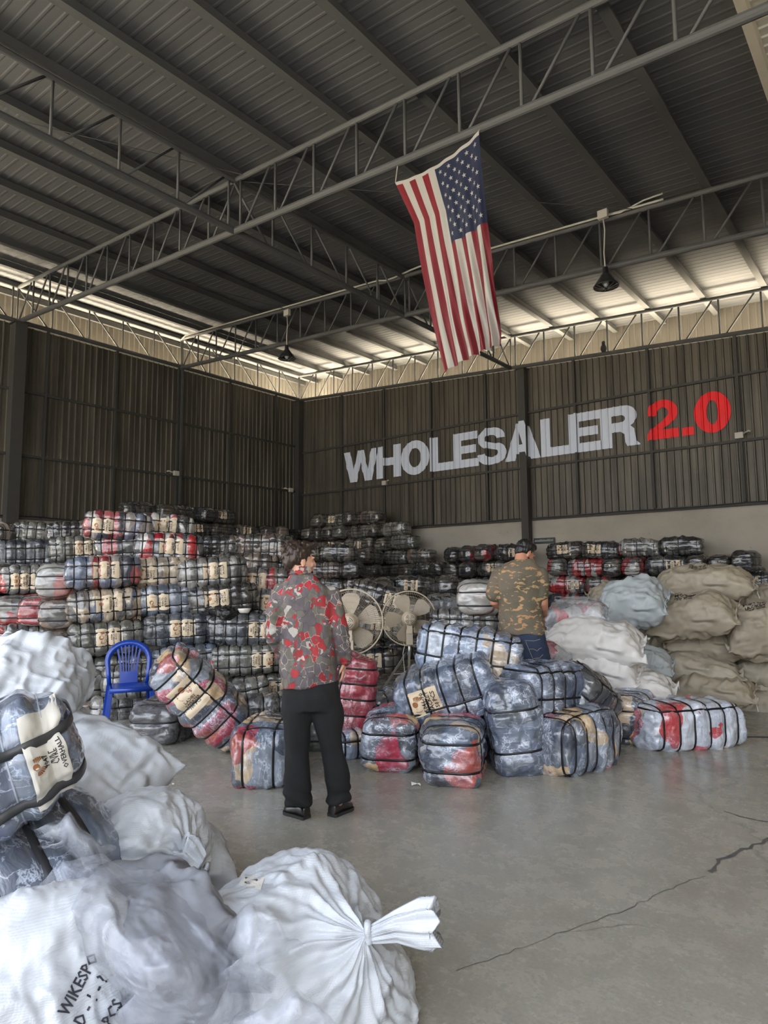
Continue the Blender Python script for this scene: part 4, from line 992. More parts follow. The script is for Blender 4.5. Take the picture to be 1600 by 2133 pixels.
def put(o, px, py, d, yaw=0, tilt=0, spin=0, loc=None):
    o.matrix_world = Matrix.Translation(loc if loc is not None else atd(px, py, d)) @ orient(px, yaw, tilt, spin).to_4x4()
    return o
def scribble(lines, size, mat=None):
    v, f = text_polys('\n'.join(lines), size); return v, f

# khaki and white sacks against the back wall: px, py, width px, height px, depth, yaw, tilt, nose, material, description
SK = [
 (1462,1216,200,74,8.3,-6,2,14,'sack_beige','topmost khaki sack of the stack, wide, with handwriting on top','WR'),
 (1440,1284,178,98,7.9,-10,8,22,'sack_beige','big khaki sack with handwriting directly under the topmost one','WR'),
 (1588,1316,150,118,7.7,8,14,20,'sack_beige','khaki sack standing steeply at the right edge with handwriting','WR'),
 (1470,1338,160,72,8.15,4,-2,8,'sack_beige','khaki sack with a frilled hem, below the big handwritten one',''),
 (1352,1337,110,62,8.6,12,-5,12,'sack_ecru','small khaki sack with a knotted corner behind the big white sack',''),
 (1548,1262,110,62,8.7,0,6,12,'sack_ecru','khaki sack wedged between the topmost one and the right edge',''),
 (1598,1246,90,44,8.6,0,10,10,'sack_ecru','khaki sack with a sewn edge at the right edge of the photo',''),
 (1420,1387,230,48,8.0,-2,-3,8,'sack_ecru','long flat khaki sack in the middle of the stack',''),
 (1600,1394,130,58,8.0,0,-4,8,'sack_ecru','khaki sack at the right edge, level with the long flat one',''),
 (1484,1430,160,64,7.7,-4,-4,12,'sack_beige','plump khaki sack with a stitched front edge, second layer from the floor',''),
 (1600,1436,110,40,8.0,0,0,8,'sack_ecru','small khaki sack end at the right edge above the lowest layer',''),
 (1440,1466,180,58,7.9,4,-5,10,'sack_beige','lowest khaki sack on the floor, behind the pale bale',''),
 (1592,1466,150,62,7.9,0,-2,12,'sack_ecru','lowest khaki sack on the floor at the right edge',''),
 (1375,1425,110,60,8.3,10,0,8,'sack_ecru','khaki sack end behind the point of the lower white sack',''),
 (1272,1243,90,52,9.0,10,0,12,'sack_beige','khaki sack peeking out behind the pale blue sack',''),
 (1318,1258,140,92,7.9,-14,6,26,'sack_blue','pale blue grey sack standing upright with a white tip and faint handwriting','B'),
 (1236,1333,205,80,7.0,-6,-6,22,'sack_white_far','largest white sack of the group beside the man in camouflage',''),
 (1246,1388,170,78,7.0,-8,-8,16,'sack_white_far','white sack with a bunched knot at its left, under the largest white one',''),
 (1310,1431,185,66,6.9,-4,-4,14,'sack_white_far','lowest white sack, its pointed corner reaching over the khaki sacks',''),
 (1345,1375,110,50,7.7,0,-12,16,'sack_blue','greyish sack flap between the white sacks and the khaki ones',''),
 (1200,1440,130,70,7.3,0,0,10,'sack_white_far','white sack low behind the tipped striped bale',''),
]
for i, (px, py, wp, hp, d, yaw, tilt, nose, mat, desc, ex) in enumerate(SK):
    L = wp/FPX*d*1.07; T = hp/FPX*d*.98; W_ = .62 if L > .75 else .5
    if ex == 'WR': T *= .92
    v, f = pillow(L, W_, T, 200+i, fold=.030, crum=.027, bend=.02, sag=.02)
    s = empty('sack'); tag(s, desc, 'sack', 'sacks against the back wall')
    ob = mobj('cloth', mk_mesh('sack', v, f, [M[mat]]), s)
    put(s, px, py, d+.15, yaw, tilt, nose)
    if ex in ('WR', 'B'):
        tv, tf = scribble(['MOTOR', 'JACKET', '50 KG'] if ex == 'WR' else ['PCKT'], .075)
        # write on the upper cloth
        nvg = 49; top = v[:65*49]; gx, gy = top[:, 0], top[:, 1]
        pts = []
        for q in tv:
            X, Y = q[0]*.9+(.0), q[1]*.8-(.05 if ex == 'WR' else -.1)
            k = np.argmin((gx-X)**2+(gy-Y)**2); pts.append((X, Y, top[k, 2]+.006))
        mobj('handwriting', mk_mesh('handwriting', pts, tf, [M['ink']], smooth=False), s)
    if i in (0, 3, 4, 9):
        xx = L/2*.93; mb = MB(); mb.tube([(xx, -.1, .0), (xx+.03, -.13, -.02), (xx+.02, -.15, -.10), (xx+.035, -.15, -.17)], .004, 5); mb.build('tie_string', M['paper_white'], s)

# clear bags with clothes inside
def blob(rx, ry, rz, seed, n=56, crum=.03, pw=2.6, fr=3.0):
    th = np.linspace(0, pi, n+1); ph = np.linspace(0, 2*pi, 2*n, endpoint=False)
    T_, P_ = np.meshgrid(th, ph, indexing='ij'); T_ = T_.ravel(); P_ = P_.ravel()
    D = np.stack([np.sin(T_)*np.cos(P_), np.sin(T_)*np.sin(P_), np.cos(T_)], 1)
    k = (np.abs(D)**pw).sum(1)**(-1/pw); Q = D*k[:, None]*np.array([rx, ry, rz])
    d = crum*(ridge(Q*fr/.3*.3+seed, seed, 4)*.8+fbm(Q*fr*.5+seed*3, seed+2, 2))
    Q = Q+D*d[:, None]; m = 2*n
    fs = [(i*m+j, (i+1)*m+j, (i+1)*m+(j+1) % m, i*m+(j+1) % m) for i in range(n) for j in range(m)]
    return Q, fs
def clearbag(px, py, d, dims, yaw, tilt, desc, mat, seed):
    s = empty('clear_bag'); tag(s, desc, 'bag')
    v, f = pillow(dims[0]*.94, dims[1]*.9, dims[2]*.86, seed, 40, 30, hem=False, crum=.02); mobj('clothes_inside', mk_mesh('c', v, f, [mat]), s)
    v, f = pillow(dims[0], dims[1], dims[2], seed+1, 60, 44, fold=.014, crum=.02); mobj('plastic_film', mk_mesh('c', v, f, [M['film_thin']]), s)
    return put(s, px, py, d, yaw, tilt, 12)
clearbag(1200, 1283, 7.4, (.72, .5, .33), -8, 5, 'clear plastic bag of red knitwear at the right hand of the man in camouflage', M['redwhite'], 301)
clearbag(1152, 1378, 7.0, (.34, .4, .40), 20, 40, 'small clear plastic bag with pink cloth between the man\'s jeans and the white sacks', M['redwhite'], 305)
clearbag(925, 1262, 9.6, (.62, .5, .26), 10, -5, 'dark crumpled clear bag beside the right hand fan', MB_['fardark'], 309)
# loose plastic piece topping the heap
def sheet_scrap(name, pts_fn, n1, n2, mat, desc, cat='plastic sheet'):
    g = [(i/n1, j/n2) for i in range(n1+1) for j in range(n2+1)]; v = [pts_fn(a, b) for a, b in g]
    f = [(i*(n2+1)+j, (i+1)*(n2+1)+j, (i+1)*(n2+1)+j+1, i*(n2+1)+j+1) for i in range(n1) for j in range(n2)]
    return tag(mobj(name, mk_mesh(name, v, f, [mat])), desc, cat)

# ------------------------------------------------------------------ foreground pile
# two big strapped bales at the left edge
for i, (px, py, d, yaw, tilt, spin, dims, lb, desc, pal, loops) in enumerate([
    (-150, 1640, 2.42, -6, 16, 4, (.50, .30, .225), ('overall', .385, .02, .12, .30, 1), 'big steel blue bale nearest the camera, two wide grey straps, left edge', 'steelblue', (-.42, .40)),
    (-20, 1845, 2.5, 22, 2, 30, (.46, .30, .20), None, 'lower blue bale at the left edge under the big steel blue one', 'steelblue', (-.75,)),
    (-160, 2080, 2.3, 10, 0, 0, (.46, .3, .22), None, 'hidden lower bale at the bottom of the left edge', 'navy', (-.4, .4))]):
    key = 'g%d' % i; b = Bale(401+i, gir=(7, 4, 6)[i], loops=loops, dims=dims, m=3.0, n=3.2, lump=.02, bulge=.10); v, f = b.body(56)
    K = dict(b=b, body={}, bv=v, bf=f, n=60, straps=[], labels={}); KINDS[key] = K
    if i == 0:
        seams = [mk_mesh('seam_band', *b.strap('g', g, 60, .006, .003), [M['film']]) for g in b.g]
        K['straps'] = [mk_mesh('strap', *b.strap('l', l, 80, .034, .0025, .0135), [M['strap_grey']]) for l in loops]+seams
    elif i == 1: K['straps'] = [mk_mesh('strap', *b.strap('g', g, 60, .034, .004), [M['strap_grey']]) for g in (b.g[1], b.g[2], b.g[3])]+[mk_mesh('strap', *b.strap('l', l, 80, .034, .004), [M['strap_grey']]) for l in loops]
    else: K['straps'] = [mk_mesh('strap', *b.strap('g', g, 40), [M['black_strap']]) for g in b.g]
    bale(key, atd(px, py, d), orient(px, yaw, tilt, spin), pal, desc, 'bales at the left edge', lb)

def tied_sack(name, desc, ctr, R, axis, seed, mat, tail=.16, knot=True, tail_dir=None, squash=None, nth=280, nph=130, folds=.028, neck=.30, bulk=2.3, tail_w=.05):
    """a full sack gathered at one pole; R = (radius across, across, along the axis)"""
    ax = Vector(axis).normalized(); a = Vector((0, 0, 1)) if abs(ax.z) < .9 else Vector((1, 0, 0)); u = ax.cross(a).normalized(); v = ax.cross(u)
    B = np.array([list(u), list(v), list(ax)])
    ph = np.linspace(0, 1, nph+1)**1.25*pi; th = np.linspace(0, 2*pi, nth, endpoint=False)
    PH, TH = np.meshgrid(ph, th, indexing='ij'); PH = PH.ravel(); TH = TH.ravel()
    D = np.stack([np.sin(PH)*np.cos(TH), np.sin(PH)*np.sin(TH), np.cos(PH)], 1)
    k = (np.abs(D)**bulk).sum(1)**(-1/bulk); Q = D*k[:, None]*np.array(R)
    g = np.exp(-PH/neck); g2 = np.exp(-PH/.75)
    # draw the cloth up into the neck
    Q[:, 2] += R[2]*.22*g-R[2]*.10*np.exp(-((PH-.45)/.3)**2)
    wob = fbm(D*2.2+seed, seed, 2)
    fo = (np.sin(TH*11+wob*3.5+seed)*.5+np.sin(TH*23+wob*5+seed*2)*.35+np.sin(TH*5+seed)*.4)
    d = folds*fo*g2*np.clip(PH/.30, .12, 1)
    Q3 = Q@B
    d += .020*ridge(Q3*np.array([3.2, 3.2, 3.8])+seed*1.3, seed+4, 4)*(.5+.5*np.clip(PH, 0, 1)) + .05*fbm(Q3*2.0+seed*2.3, seed+7, 2)*np.clip(PH, 0, 1)+.0055*ridge(Q3*np.array([9, 9, 14])+fbm(Q3*4, seed, 2)[:, None]*1.5, seed+11, 3)*np.clip(PH*1.5, .2, 1)
    Q = Q+D*d[:, None]; W_ = Q@B + np.array(ctr)
    zf = .004 if squash is None else squash
    W_[:, 2] = np.where(W_[:, 2] < zf+.05, zf+.05*np.exp((W_[:, 2]-zf-.05)/.12), W_[:, 2])
    fs = [(i*nth+j, (i+1)*nth+j, (i+1)*nth+(j+1) % nth, i*nth+(j+1) % nth) for i in range(nph) for j in range(nth)]
    o = empty(name, ctr); tag(o, desc, 'sack')
    C = np.array(ctr); me = mk_mesh('cloth', W_-C, fs, [mat]); mobj('cloth', me, o)
    if tail:
        td = Vector(tail_dir).normalized() if tail_dir else ax; p0 = Vector(W_[0]-C)-ax*.02
        n1, n2 = 40, 60; vs = []
        for i in range(n1+1):
            t = i/n1; c = p0+ax*(tail*.35*min(1, t*3))+td*(tail*t)
            w_ = (tail_w*(.42+1.25*min(1, t*1.3)**.8)); fl = .45+.25*(1-t)
            e1 = td.cross(Vector((0, 0, 1))); e1 = e1.normalized() if e1.length > .1 else u; e2 = td.cross(e1)
            for j in range(n2):
                a_ = 2*pi*j/n2; r = 1+.16*sin(9*a_+seed+2*t)*(.5+t)+.10*sin(17*a_+seed*3); jag = .018*sin(5*a_+seed)*(t > .9)
                vs.append(c+e2*(cos(a_)*w_*r)+e1*(sin(a_)*w_*fl*r)+td*jag)
        fs = [(i*n2+j, i*n2+(j+1) % n2, (i+1)*n2+(j+1) % n2, (i+1)*n2+j) for i in range(n1) for j in range(n2)]
        # closed crumpled end
        cc = len(vs); vs.append(p0+ax*(tail*.35)+td*(tail*.86)); fs += [(n1*n2+j, n1*n2+(j+1) % n2, cc) for j in range(n2)]
        mobj('gathered_neck', mk_mesh('neck', vs, fs, [mat]), o)
        if knot:
            MB().tube([p0+ax*.03+(e1*cos(q)*.55+e2*sin(q))*tail_w*.62+Vector((0, 0, .004*sin(3*q))) for q in np.linspace(0, 2*pi, 20, endpoint=False)], .012, 8, close=True).build('tie', mat, o, True)
    return o
camr = Vector((cos(CAM_YAW), sin(CAM_YAW), 0)); camf = Vector((-sin(CAM_YAW), cos(CAM_YAW), 0)); UP = Vector((0, 0, 1))
def cd(r, t, u): return (camr*r-camf*t+UP*u)   # right, towards the camera, up
tied_sack('sack', 'huge white woven sack at the bottom, its twisted neck pointing right', atd(600, 2065, 2.42), (.43, .44, .37), cd(.62, .42, .62), 501, M['sack_white'], .20, True, cd(.97, .12, .10), folds=.030, tail_w=.042, squash=0.0)
tied_sack('sack', 'white woven sack in the middle of the foreground pile with an upright twisted neck', atd(285, 1800, 2.95), (.27, .30, .30), cd(.85, .45, .10), 511, M['sack_white'], .15, True, cd(-.72, .25, .62), folds=.022, tail_w=.045)
v, f = pillow(.80, .66, .40, 521, 110, 90, fold=.03, crum=.014, hem=False, bend=.02)
t = empty('sack'); tag(t, 'bright white sack with one pointed corner reaching right, in front of the blue chair', 'sack'); mobj('cloth', mk_mesh('cloth', v, f, [M['sack_white']]), t)
put(t, 165, 1622, 3.3, -42, -16, 32)
s = tied_sack('sack', 'white sack with black handwriting in the bottom left corner', atd(60, 2115, 2.0), (.27, .30, .33), cd(.15, .35, -1.0), 531, M['sack_white'], 0, False, folds=.02)
# tall white sack standing behind, its crumpled top hanging open
v, f = pillow(.62, .5, .40, 541, 90, 70, fold=.05, crum=.030, bend=.06)
t = empty('sack'); tag(t, 'tall crumpled white sack with a peaked top, behind the steel blue bale', 'sack'); mobj('cloth', mk_mesh('cloth', v, f, [M['sack_white']]), t)
put(t, 55, 1425, 3.4, -10, -22, 38)
v, f = pillow(.5, .5, .42, 543, 60, 50, fold=.02, crum=.02)
t = empty('sack'); tag(t, 'white sack low at the left edge under the tall crumpled one', 'sack'); mobj('cloth', mk_mesh('cloth', v, f, [M['sack_white']]), t)
put(t, 60, 1640, 3.5, 0, 0, 10)
for k, (px, py, d) in enumerate([(300, 2060, 3.1), (60, 1950, 3.2), (150, 1830, 3.6)]):
    v, f = pillow(.8, .6, .36, 550+k, 40, 30, hem=False); t = empty('sack'); tag(t, ['white sack buried at the bottom of the foreground pile', 'white sack buried behind the left edge bales', 'white sack buried under the white sack with the pointed corner'][k], 'sack')
    mobj('cloth', mk_mesh('cloth', v, f, [M['sack_white']]), t); q = atd(px, py, d); q.z = .2+.0*k; put(t, px, py, d, 10*k, 0, 0, loc=q)
# rosette knot on the middle sack
t = empty('knot', atd(172, 1697, 2.78)); tag(t, 'rolled white sack knot at the left end of the middle foreground sack', 'knot')
mb = MB(); tt = orient(172).col[0]; e1 = Vector(tt); e3 = UP
for r_, ww, ph_ in ((.045, .016, 0), (.028, .014, 1), (.012, .012, 2)):
    mb.tube([(e1*cos(q)*r_+e3*sin(q)*r_*.8-camf*(.02-.01*sin(q*2+ph_))) for q in np.linspace(0, 2*pi, 24, endpoint=False)], ww, 10, close=True)
mb.build('folds', M['sack_white'], t, True)
# handwriting on the corner sack
cs = s.children[0]; P = np.array([tuple(v_.co) for v_ in cs.data.vertices]); c0 = s.location
def on_view(px, py, obj, off=.004):
    r_ = ray(px, py).normalized(); loc = Vector((0, 0, EYE))-obj.location
    hit, p_, n_, i_ = obj.children[0].ray_cast(loc, r_)
    return (p_-r_*off) if hit else None
bpy.context.view_layer.update()
def write_on(obj, word, px, py, ang, size, mat, name='handwriting', wt=.0):
    v_, f_ = text_polys(word, size); mb = MB(); out = []; ca, sa = cos(radians(ang)), sin(radians(ang))
    for q in v_:
        x, y = px+q[0]*ca+q[1]*sa, py+q[0]*sa-q[1]*ca
        h_ = on_view(x, y, obj); out.append(h_)
    f2 = [g for g in f_ if all(out[i] is not None for i in g)]; out = [o_ if o_ is not None else Vector((0, 0, 0)) for o_ in out]
    if f2: mobj(name, mk_mesh(name, out, f2, [mat], smooth=False), obj)
write_on(s, 'WIKESPO', 165, 2050, -62, 34, M['marker'])
write_on(s, 'D - 1 - ?', 190, 2085, -62, 34, M['marker'])
write_on(s, 'PCS', 235, 2110, -62, 34, M['marker'])
# paper sticker on the huge sack
big = [o for o in bpy.data.objects if o.get('label', '').startswith('huge white')][0]
g = [(a, b) for a in np.linspace(0, 1, 9) for b in np.linspace(0, 1, 6)]; out = [on_view(505+a*46-b*8, 1818+a*10+b*26, big, .004) for a, b in g]
if all(o_ is not None for o_ in out):
    F = [(i*6+j, (i+1)*6+j, (i+1)*6+j+1, i*6+j+1) for i in range(8) for j in range(5)]
    mobj('paper_sticker', mk_mesh('sticker', out, F, [M['paper_white']]), big)
    write_on(big, 'qnrtn adxjp', 524, 1830, 12, 6, M['ink'], 'sticker_print'); write_on(big, '0862106203', 522, 1840, 12, 6.5, M['ink'], 'sticker_print')

# translucent bag draped over the pile: milky film over pale contents
def draped(px0, py0, px1, py1, d0, d1, seed, n, desc, mat, amp=.05, outline=None):
    # a sagging sheet spanned between two sets of depths, with peaks and creases
    def fn(a, b):
        P0 = atd(px0+(px1-px0)*a, py0+(py1-py0)*b, d0+(d1-d0)*b)
        return P0
    pts = []
    for i in range(n+1):
        for j in range(n+1):
            a, b = i/n, j/n
            if outline: X, Y, D_ = outline(a, b)
            else: X, Y, D_ = px0+(px1-px0)*a, py0+(py1-py0)*b, d0+(d1-d0)*b
            D_ += .16*max(abs(2*a-1)**7, abs(2*b-1)**9 if b > .5 else .4*abs(2*b-1)**9); X += 22*sin(7*b+seed)*(a-.5)*2+14*sin(17*b+seed*2)*(a-.5)*2*abs(a-.5)*2; Y += 12*sin(9*a+seed)*(1-b)+6*sin(23*a+seed)*(1-b)
            pts.append(atd(X, Y, D_))
    A = np.array([tuple(p) for p in pts]); dd = amp*(ridge(A*4.2+seed, seed, 5)*.55+fbm(A*2.2+seed*2, seed+1, 2)*.6)
    nrm = np.array(cd(.1, .75, .65)); A = A+dd[:, None]*nrm
    F = [(i*(n+1)+j, i*(n+1)+j+1, (i+1)*(n+1)+j+1, (i+1)*(n+1)+j) for i in range(n) for j in range(n)]
    c = A.mean(0); t = empty('plastic_bag', tuple(c)); tag(t, desc, 'plastic bag'); mobj('film', mk_mesh('film', A-c, F, [mat]), t); return t
def ol1(a, b):
    # top edge runs from (105,1870) over the peak (235,1780) down to (470,1950); bottom off frame
    top = np.interp(a, [0, .12, .32, .55, .8, 1], [1880, 1800, 1778, 1812, 1880, 1965]); bot = np.interp(a, [0, .4, .8, 1], [2040, 2190, 2230, 2120])
    x = 100+425*a; x += (b-.3)*np.interp(a, [0, 1], [110, 10])
    return x, top+(bot-top)*b, 2.10-.36*sin(pi*min(1, max(0, b)))*sin(pi*a)**.7-.10*b+.12*(1-b)
t = draped(0, 0, 0, 0, 0, 0, 601, 110, 'large milky translucent plastic bag lying over the foreground sacks', M['film_milky'], .045, ol1)
v, f = blob(.36, .27, .25, 603, 50, .045); o = mobj('contents', mk_mesh('contents', v, f, [M['inner']]), t)
o.location = atd(310, 1975, 2.24)-t.location
def ol2(a, b):
    top = np.interp(a, [0, .3, .7, 1], [1950, 1902, 1912, 1985]); x = 480+130*a+b*np.interp(a, [0, 1], [-20, -70])
    return x, top+(2075-top)*b, 1.98-.07*sin(pi*b)
draped(0, 0, 0, 0, 0, 0, 611, 50, 'crumpled translucent plastic flap over the left part of the huge white sack', M['film_milky'], .03, ol2)
def ol3(a, b):
    top = np.interp(a, [0, .3, .6, 1], [2120, 2070, 2065, 2120]); return 490+220*a, top+(2200-top)*b, 1.88-.06*sin(pi*b)
draped(0, 0, 0, 0, 0, 0, 621, 50, 'translucent plastic bag end at the bottom edge in front of the huge white sack', M['film_milky'], .03, ol3)
def ol4(a, b):
    top = np.interp(a, [0, .3, .6, 1], [2075, 1985, 1990, 2070]); return 225+150*a+b*40, top+(2180-top)*b, 1.86-.05*sin(pi*b)
draped(0, 0, 0, 0, 0, 0, 631, 50, 'translucent plastic fold between the handwritten sack and the milky bag', M['film_milky'], .03, ol4)
def ol5(a, b):
    return 85+130*a, np.interp(a, [0, .4, 1], [1712, 1700, 1760])+b*np.interp(a, [0, 1], [60, 90]), 2.35-.04*sin(pi*b)
draped(0, 0, 0, 0, 0, 0, 641, 40, 'clear film flap over the lower blue bale at the left edge', M['film'], .02, ol5)
# ------------------------------------------------------------------ flag
def flag():
    def pxmap(u, v):
        L = np.interp(v, [0, .25, .5, .75, 1], [823, 864, 884, 904, 926]); Ly = np.interp(v, [0, .25, .5, .75, 1], [380, 466, 575, 675, 776])
        R = np.interp(v, [0, .4, .75, .93, 1], [998, 1012, 1030, 1041, 1041]); Ry = np.interp(v, [0, .4, .75, .93, 1], [273, 457, 615, 690, 714])
        bow = 26*(1-v)*u*(1-u)*4*.62 - 7*v*u*(1-u)*4
        return L+(R-L)*u+14*(v)*u*(1-u), Ly+(Ry-Ly)*u+bow
    def S(u, v):
        p = ony(*pxmap(u, v), 6.56)
        f = (.010+.045*v)*(sin(u*34+v*5)*(.35+.65*u)+.5*sin(u*71-v*9)*u*v) + .06*sin(v*3.0+u*2)*v+.02*sin(u*pi)*sin(v*8)
        p.y -= f; return p
    t = empty('hanging_flag', S(.5, 0)); tag(t, 'long red white and blue flag with white stars hanging down from the large roof truss', 'flag')
    o = Vector(t.location); NU, NV = 78, 110
    V = [S(i/NU, j/NV)-o for i in range(NU+1) for j in range(NV+1)]; F, mi = [], []
    hem, can, stripes = ([], []), ([], []), ([], [])
    for i in range(NU):
        for j in range(NV):
            F.append((i*(NV+1)+j, i*(NV+1)+j+1, (i+1)*(NV+1)+j+1, (i+1)*(NV+1)+j)); u, v = (i+.5)/NU, (j+.5)/NV
            mi.append(1 if v < .014 else (2 if (u > 6/13 and v < .405) else (0 if int(u*13) % 2 == 0 else 1)))
    mobj('striped_cloth', mk_mesh('flag', V, F, [M['flag_red'], M['flag_white'], M['flag_blue']], mi), t)
    for i in range(1, 10):
        for j in range(1, 12):
            if (i+j) % 2: continue
            uc, vc = 1-(7/13)*i/10, .014+.391*j/12; pts = []
            for k in range(10):
                r = 1.0 if k % 2 == 0 else .40; a = pi*k/5
                pts.append(S(min(.999, uc+.0245*r*sin(a)), vc-.0135*r*cos(a)))
            f_ = []
            V_ = [q-o+Vector((0, -.004, 0)) for q in pts]+[sum(pts, Vector())/10-o+Vector((0, -.005, 0))]
            V_ += [q-o+Vector((0, .006, 0)) for q in pts]+[sum(pts, Vector())/10-o+Vector((0, .007, 0))]
            for k in range(10): f_ += [(k, (k+1) % 10, 10), (11+(k+1) % 10, 11+k, 21)]
            mobj('star', mk_mesh('star', V_, f_, [M['flag_white']], smooth=False), t)
    for u, top in ((0.005, None), (.995, None)):
        p = S(u, 0)-o; zc = zb(p.x+o.x)-o.z
        MB().tube([p, Vector((p.x, 6.62-o.y, zc))], .006, 5).build('tie_cord', M['cord'], t)
flag()

# ------------------------------------------------------------------ pedestal fans
def fan(px, py, d, H, apex, turn, label, lean=0):
    p = atd(px, py, d); base = Vector((p.x, p.y, 0)); H = p.z; t = empty('pedestal_fan', base, bearing(px)+radians(turn)); tag(t, label, 'fan', 'tripod fans')
    R = .36; c = Vector((0, 0, H))
    def hd(x, y, z): return Vector((x, y, z))+c
    MB().tube([hd(R*cos(a), 0, R*sin(a)) for a in np.linspace(0, 2*pi, 60, endpoint=False)], .009, 8, close=True).build('guard_ring', M['beige_plastic'], t, True)
    mb = MB()
    for k in range(84):
        a = 2*pi*k/84
        for s in (-1, 1):
            mb.tube([hd(r*cos(a+s*tw), s*yy, r*sin(a+s*tw)) for r, yy, tw in ((.09, .085, 0), (.20, .082, .03), (.30, .060, .06), (.345, .025, .08), (R, .004, .09))], .0014, 3, cap=False)
    for rr, yy in ((.15, .084), (.22, .078), (.29, .064), (.33, .04)):
        for s in (-1, 1): mb.tube([hd(rr*cos(a), s*yy, rr*sin(a)) for a in np.linspace(0, 2*pi, 48, endpoint=False)], .0016, 4, close=True)
    mb.build('guard_wires', M['fan_wire'], t, False, kind='stuff')
    for k in range(5):
        a0 = 2*pi*k/5+.5+px; vs = []
        for i in range(9):
            r = .055+.265*i/8; w0, w1 = -.16-.10*sin(pi*i/8), .42+.20*sin(pi*i/8*.8)
            if i == 8: w0 += .12; w1 -= .15
            for j in range(7):
                a = a0+w0+(w1-w0)*j/6; vs.append(hd(r*cos(a), .012+.05*(j/6-.5)*(1-.35*i/8), r*sin(a)))
        n0 = len(vs); vs += [v+Vector((0, .003, 0)) for v in vs]
        fs = [(i*7+j, i*7+j+1, (i+1)*7+j+1, (i+1)*7+j) for i in range(8) for j in range(6)]; fs += [tuple(n0+q for q in f[::-1]) for f in fs]
        mobj('blade', mk_mesh('blade', vs, fs, [M['fan_blade']]), t)
    RX = Matrix.Translation(c) @ Matrix.Rotation(pi/2, 4, 'X')
    m = MB().lathe([(0, .20), (.055, .198), (.075, .185), (.085, .15), (.088, .10), (.10, .09), (.10, .075), (.03, .07), (.03, -.02), (.045, -.03), (.045, -.06), (0, -.07)], 28, RX).build('motor_housing', M['beige_plastic'], t, True)
    mb = MB()
    for r in (.018, .036, .054):
        for k in range(4):
            mb.tube([hd(r*cos(a), -.2005, r*sin(a)) for a in np.linspace(k*pi/2+.25, (k+1)*pi/2-.25, 7)], .003, 5)
    mb.build('vent_slots', M['black'], m)
    m2 = MB(); m2.box(hd(0, -.10, -.13), (.07, .07, .12)); m2.box(hd(0, -.07, -.24), (.085, .07, .20)); nk = m2.build('neck', M['beige_plastic'], t)
    mb = MB()
    for k in range(6): mb.box(hd(0, -.109, -.17-k*.025), (.05, .006, .008))
    mb.build('neck_ribs', M['alu'], nk)
    MB().tube([(0, -.05, H-.3), (0, -.03, apex-.12)], .022, 10).build('pole', M['alu'], t, True)
    MB().lathe([(0, apex+.04), (.04, apex+.03), (.05, apex-.03), (.06, apex-.10), (0, apex-.10)], 14).build('collar', M['beige_plastic'] if turn < 0 else M['black'], t, True)
    for k in range(3):
        a = radians(-100+120*k+lean); e_ = Vector((.50*cos(a), .50*sin(a)*.9, 0))
        mb = MB(); mb.beam((.03*cos(a), .03*sin(a), apex), e_+Vector((0, 0, .01)), .028, .014, up=(0.3, .2, 1)); lg = mb.build('leg', M['alu'], t)
        MB().box(e_+Vector((0, 0, .012)), (.04, .04, .024)).build('rubber_foot', M['black'], lg)
        MB().beam((0, 0, apex-.28), e_*.5+Vector((0, 0, apex*.5)), .014, .006).build('brace', M['alu'], t)
    MB().tube([(-.06, -.10, H-.33), (-.09, -.1, H-.45), (-.07, -.12, H-.7), (.02, -.1, H-.95), (.1, -.1, .02)], .005, 6).build('power_cord', M['cord'], t, True)
fan(731, 1295, 7.5, 1.13, .72, -10, 'nearer beige pedestal fan on a tripod, half hidden by the patterned shirt', 20)
fan(852, 1288, 9.0, 1.08, .62, 3, 'farther beige pedestal fan on a tripod between the young man and the heap', 5)

# ------------------------------------------------------------------ blue chair
p = onz(268, 1513, 0); t = empty('plastic_chair', p, bearing(268)+radians(4)); tag(t, 'blue moulded plastic chair standing before the bale pile', 'chair')
def slab(pts_top, th):
    n = len(pts_top); v = [Vector(q) for q in pts_top]+[Vector(q)-Vector((0, 0, th)) for q in pts_top]
    return v, [tuple(range(n)), tuple(range(2*n-1, n-1, -1))]+[(i, i+n, (i+1) % n+n, (i+1) % n) for i in range(n)]
mb = MB()
N = 12; vs = []
for i in range(N+1):
    for j in range(N+1):
        x, y = -1+2*i/N, -1+2*j/N; k = 1-.0*abs(x); xx = x*.215*(1-.06*(y+1)/2); yy = y*.205
        rim = max(abs(x), abs(y)); vs.append(Vector((xx, yy, .445-.018*(1-x*x)*(1-y*y)-(.02 if rim > .999 else 0)-.012*max(0, -y)**3)))
n0 = len(vs); vs += [v-Vector((0, 0, .012)) for v in vs]
fs = [(i*(N+1)+j, (i+1)*(N+1)+j, (i+1)*(N+1)+j+1, i*(N+1)+j+1) for i in range(N) for j in range(N)]; fs += [tuple(n0+q for q in f[::-1]) for f in fs]
mb.add(vs, fs)
for a, b in (((-.215, -.205), (.215, -.205)), ((.205, -.2), (.20, .2)), ((-.205, -.2), (-.20, .2)), ((-.2, .2), (.2, .2))): mb.beam((*a, .418), (*b, .418), .012, .05)
mb.build('seat', M['blue_plastic'], t, True)
for sx, sy in ((-1, -1), (1, -1), (-1, 1), (1, 1)):
    mb = MB(); a = Vector((sx*.205, sy*.195, .43)); b = Vector((sx*.245, sy*.245, .0))
    mb.beam(a, b, .050, .010, up=(0, 1, 0)); mb.beam(a+Vector((-sx*.012, -sy*.012, 0)), b+Vector((-sx*.012, -sy*.012, 0)), .010, .045, up=(0, 1, 0)); mb.build('leg', M['blue_plastic'], t)
def arch(a, w_, h_, z0): return Vector((w_*cos(a), .20+.09*(max(0, sin(a))*h_/.44), z0+h_*max(0, sin(a))**.75))
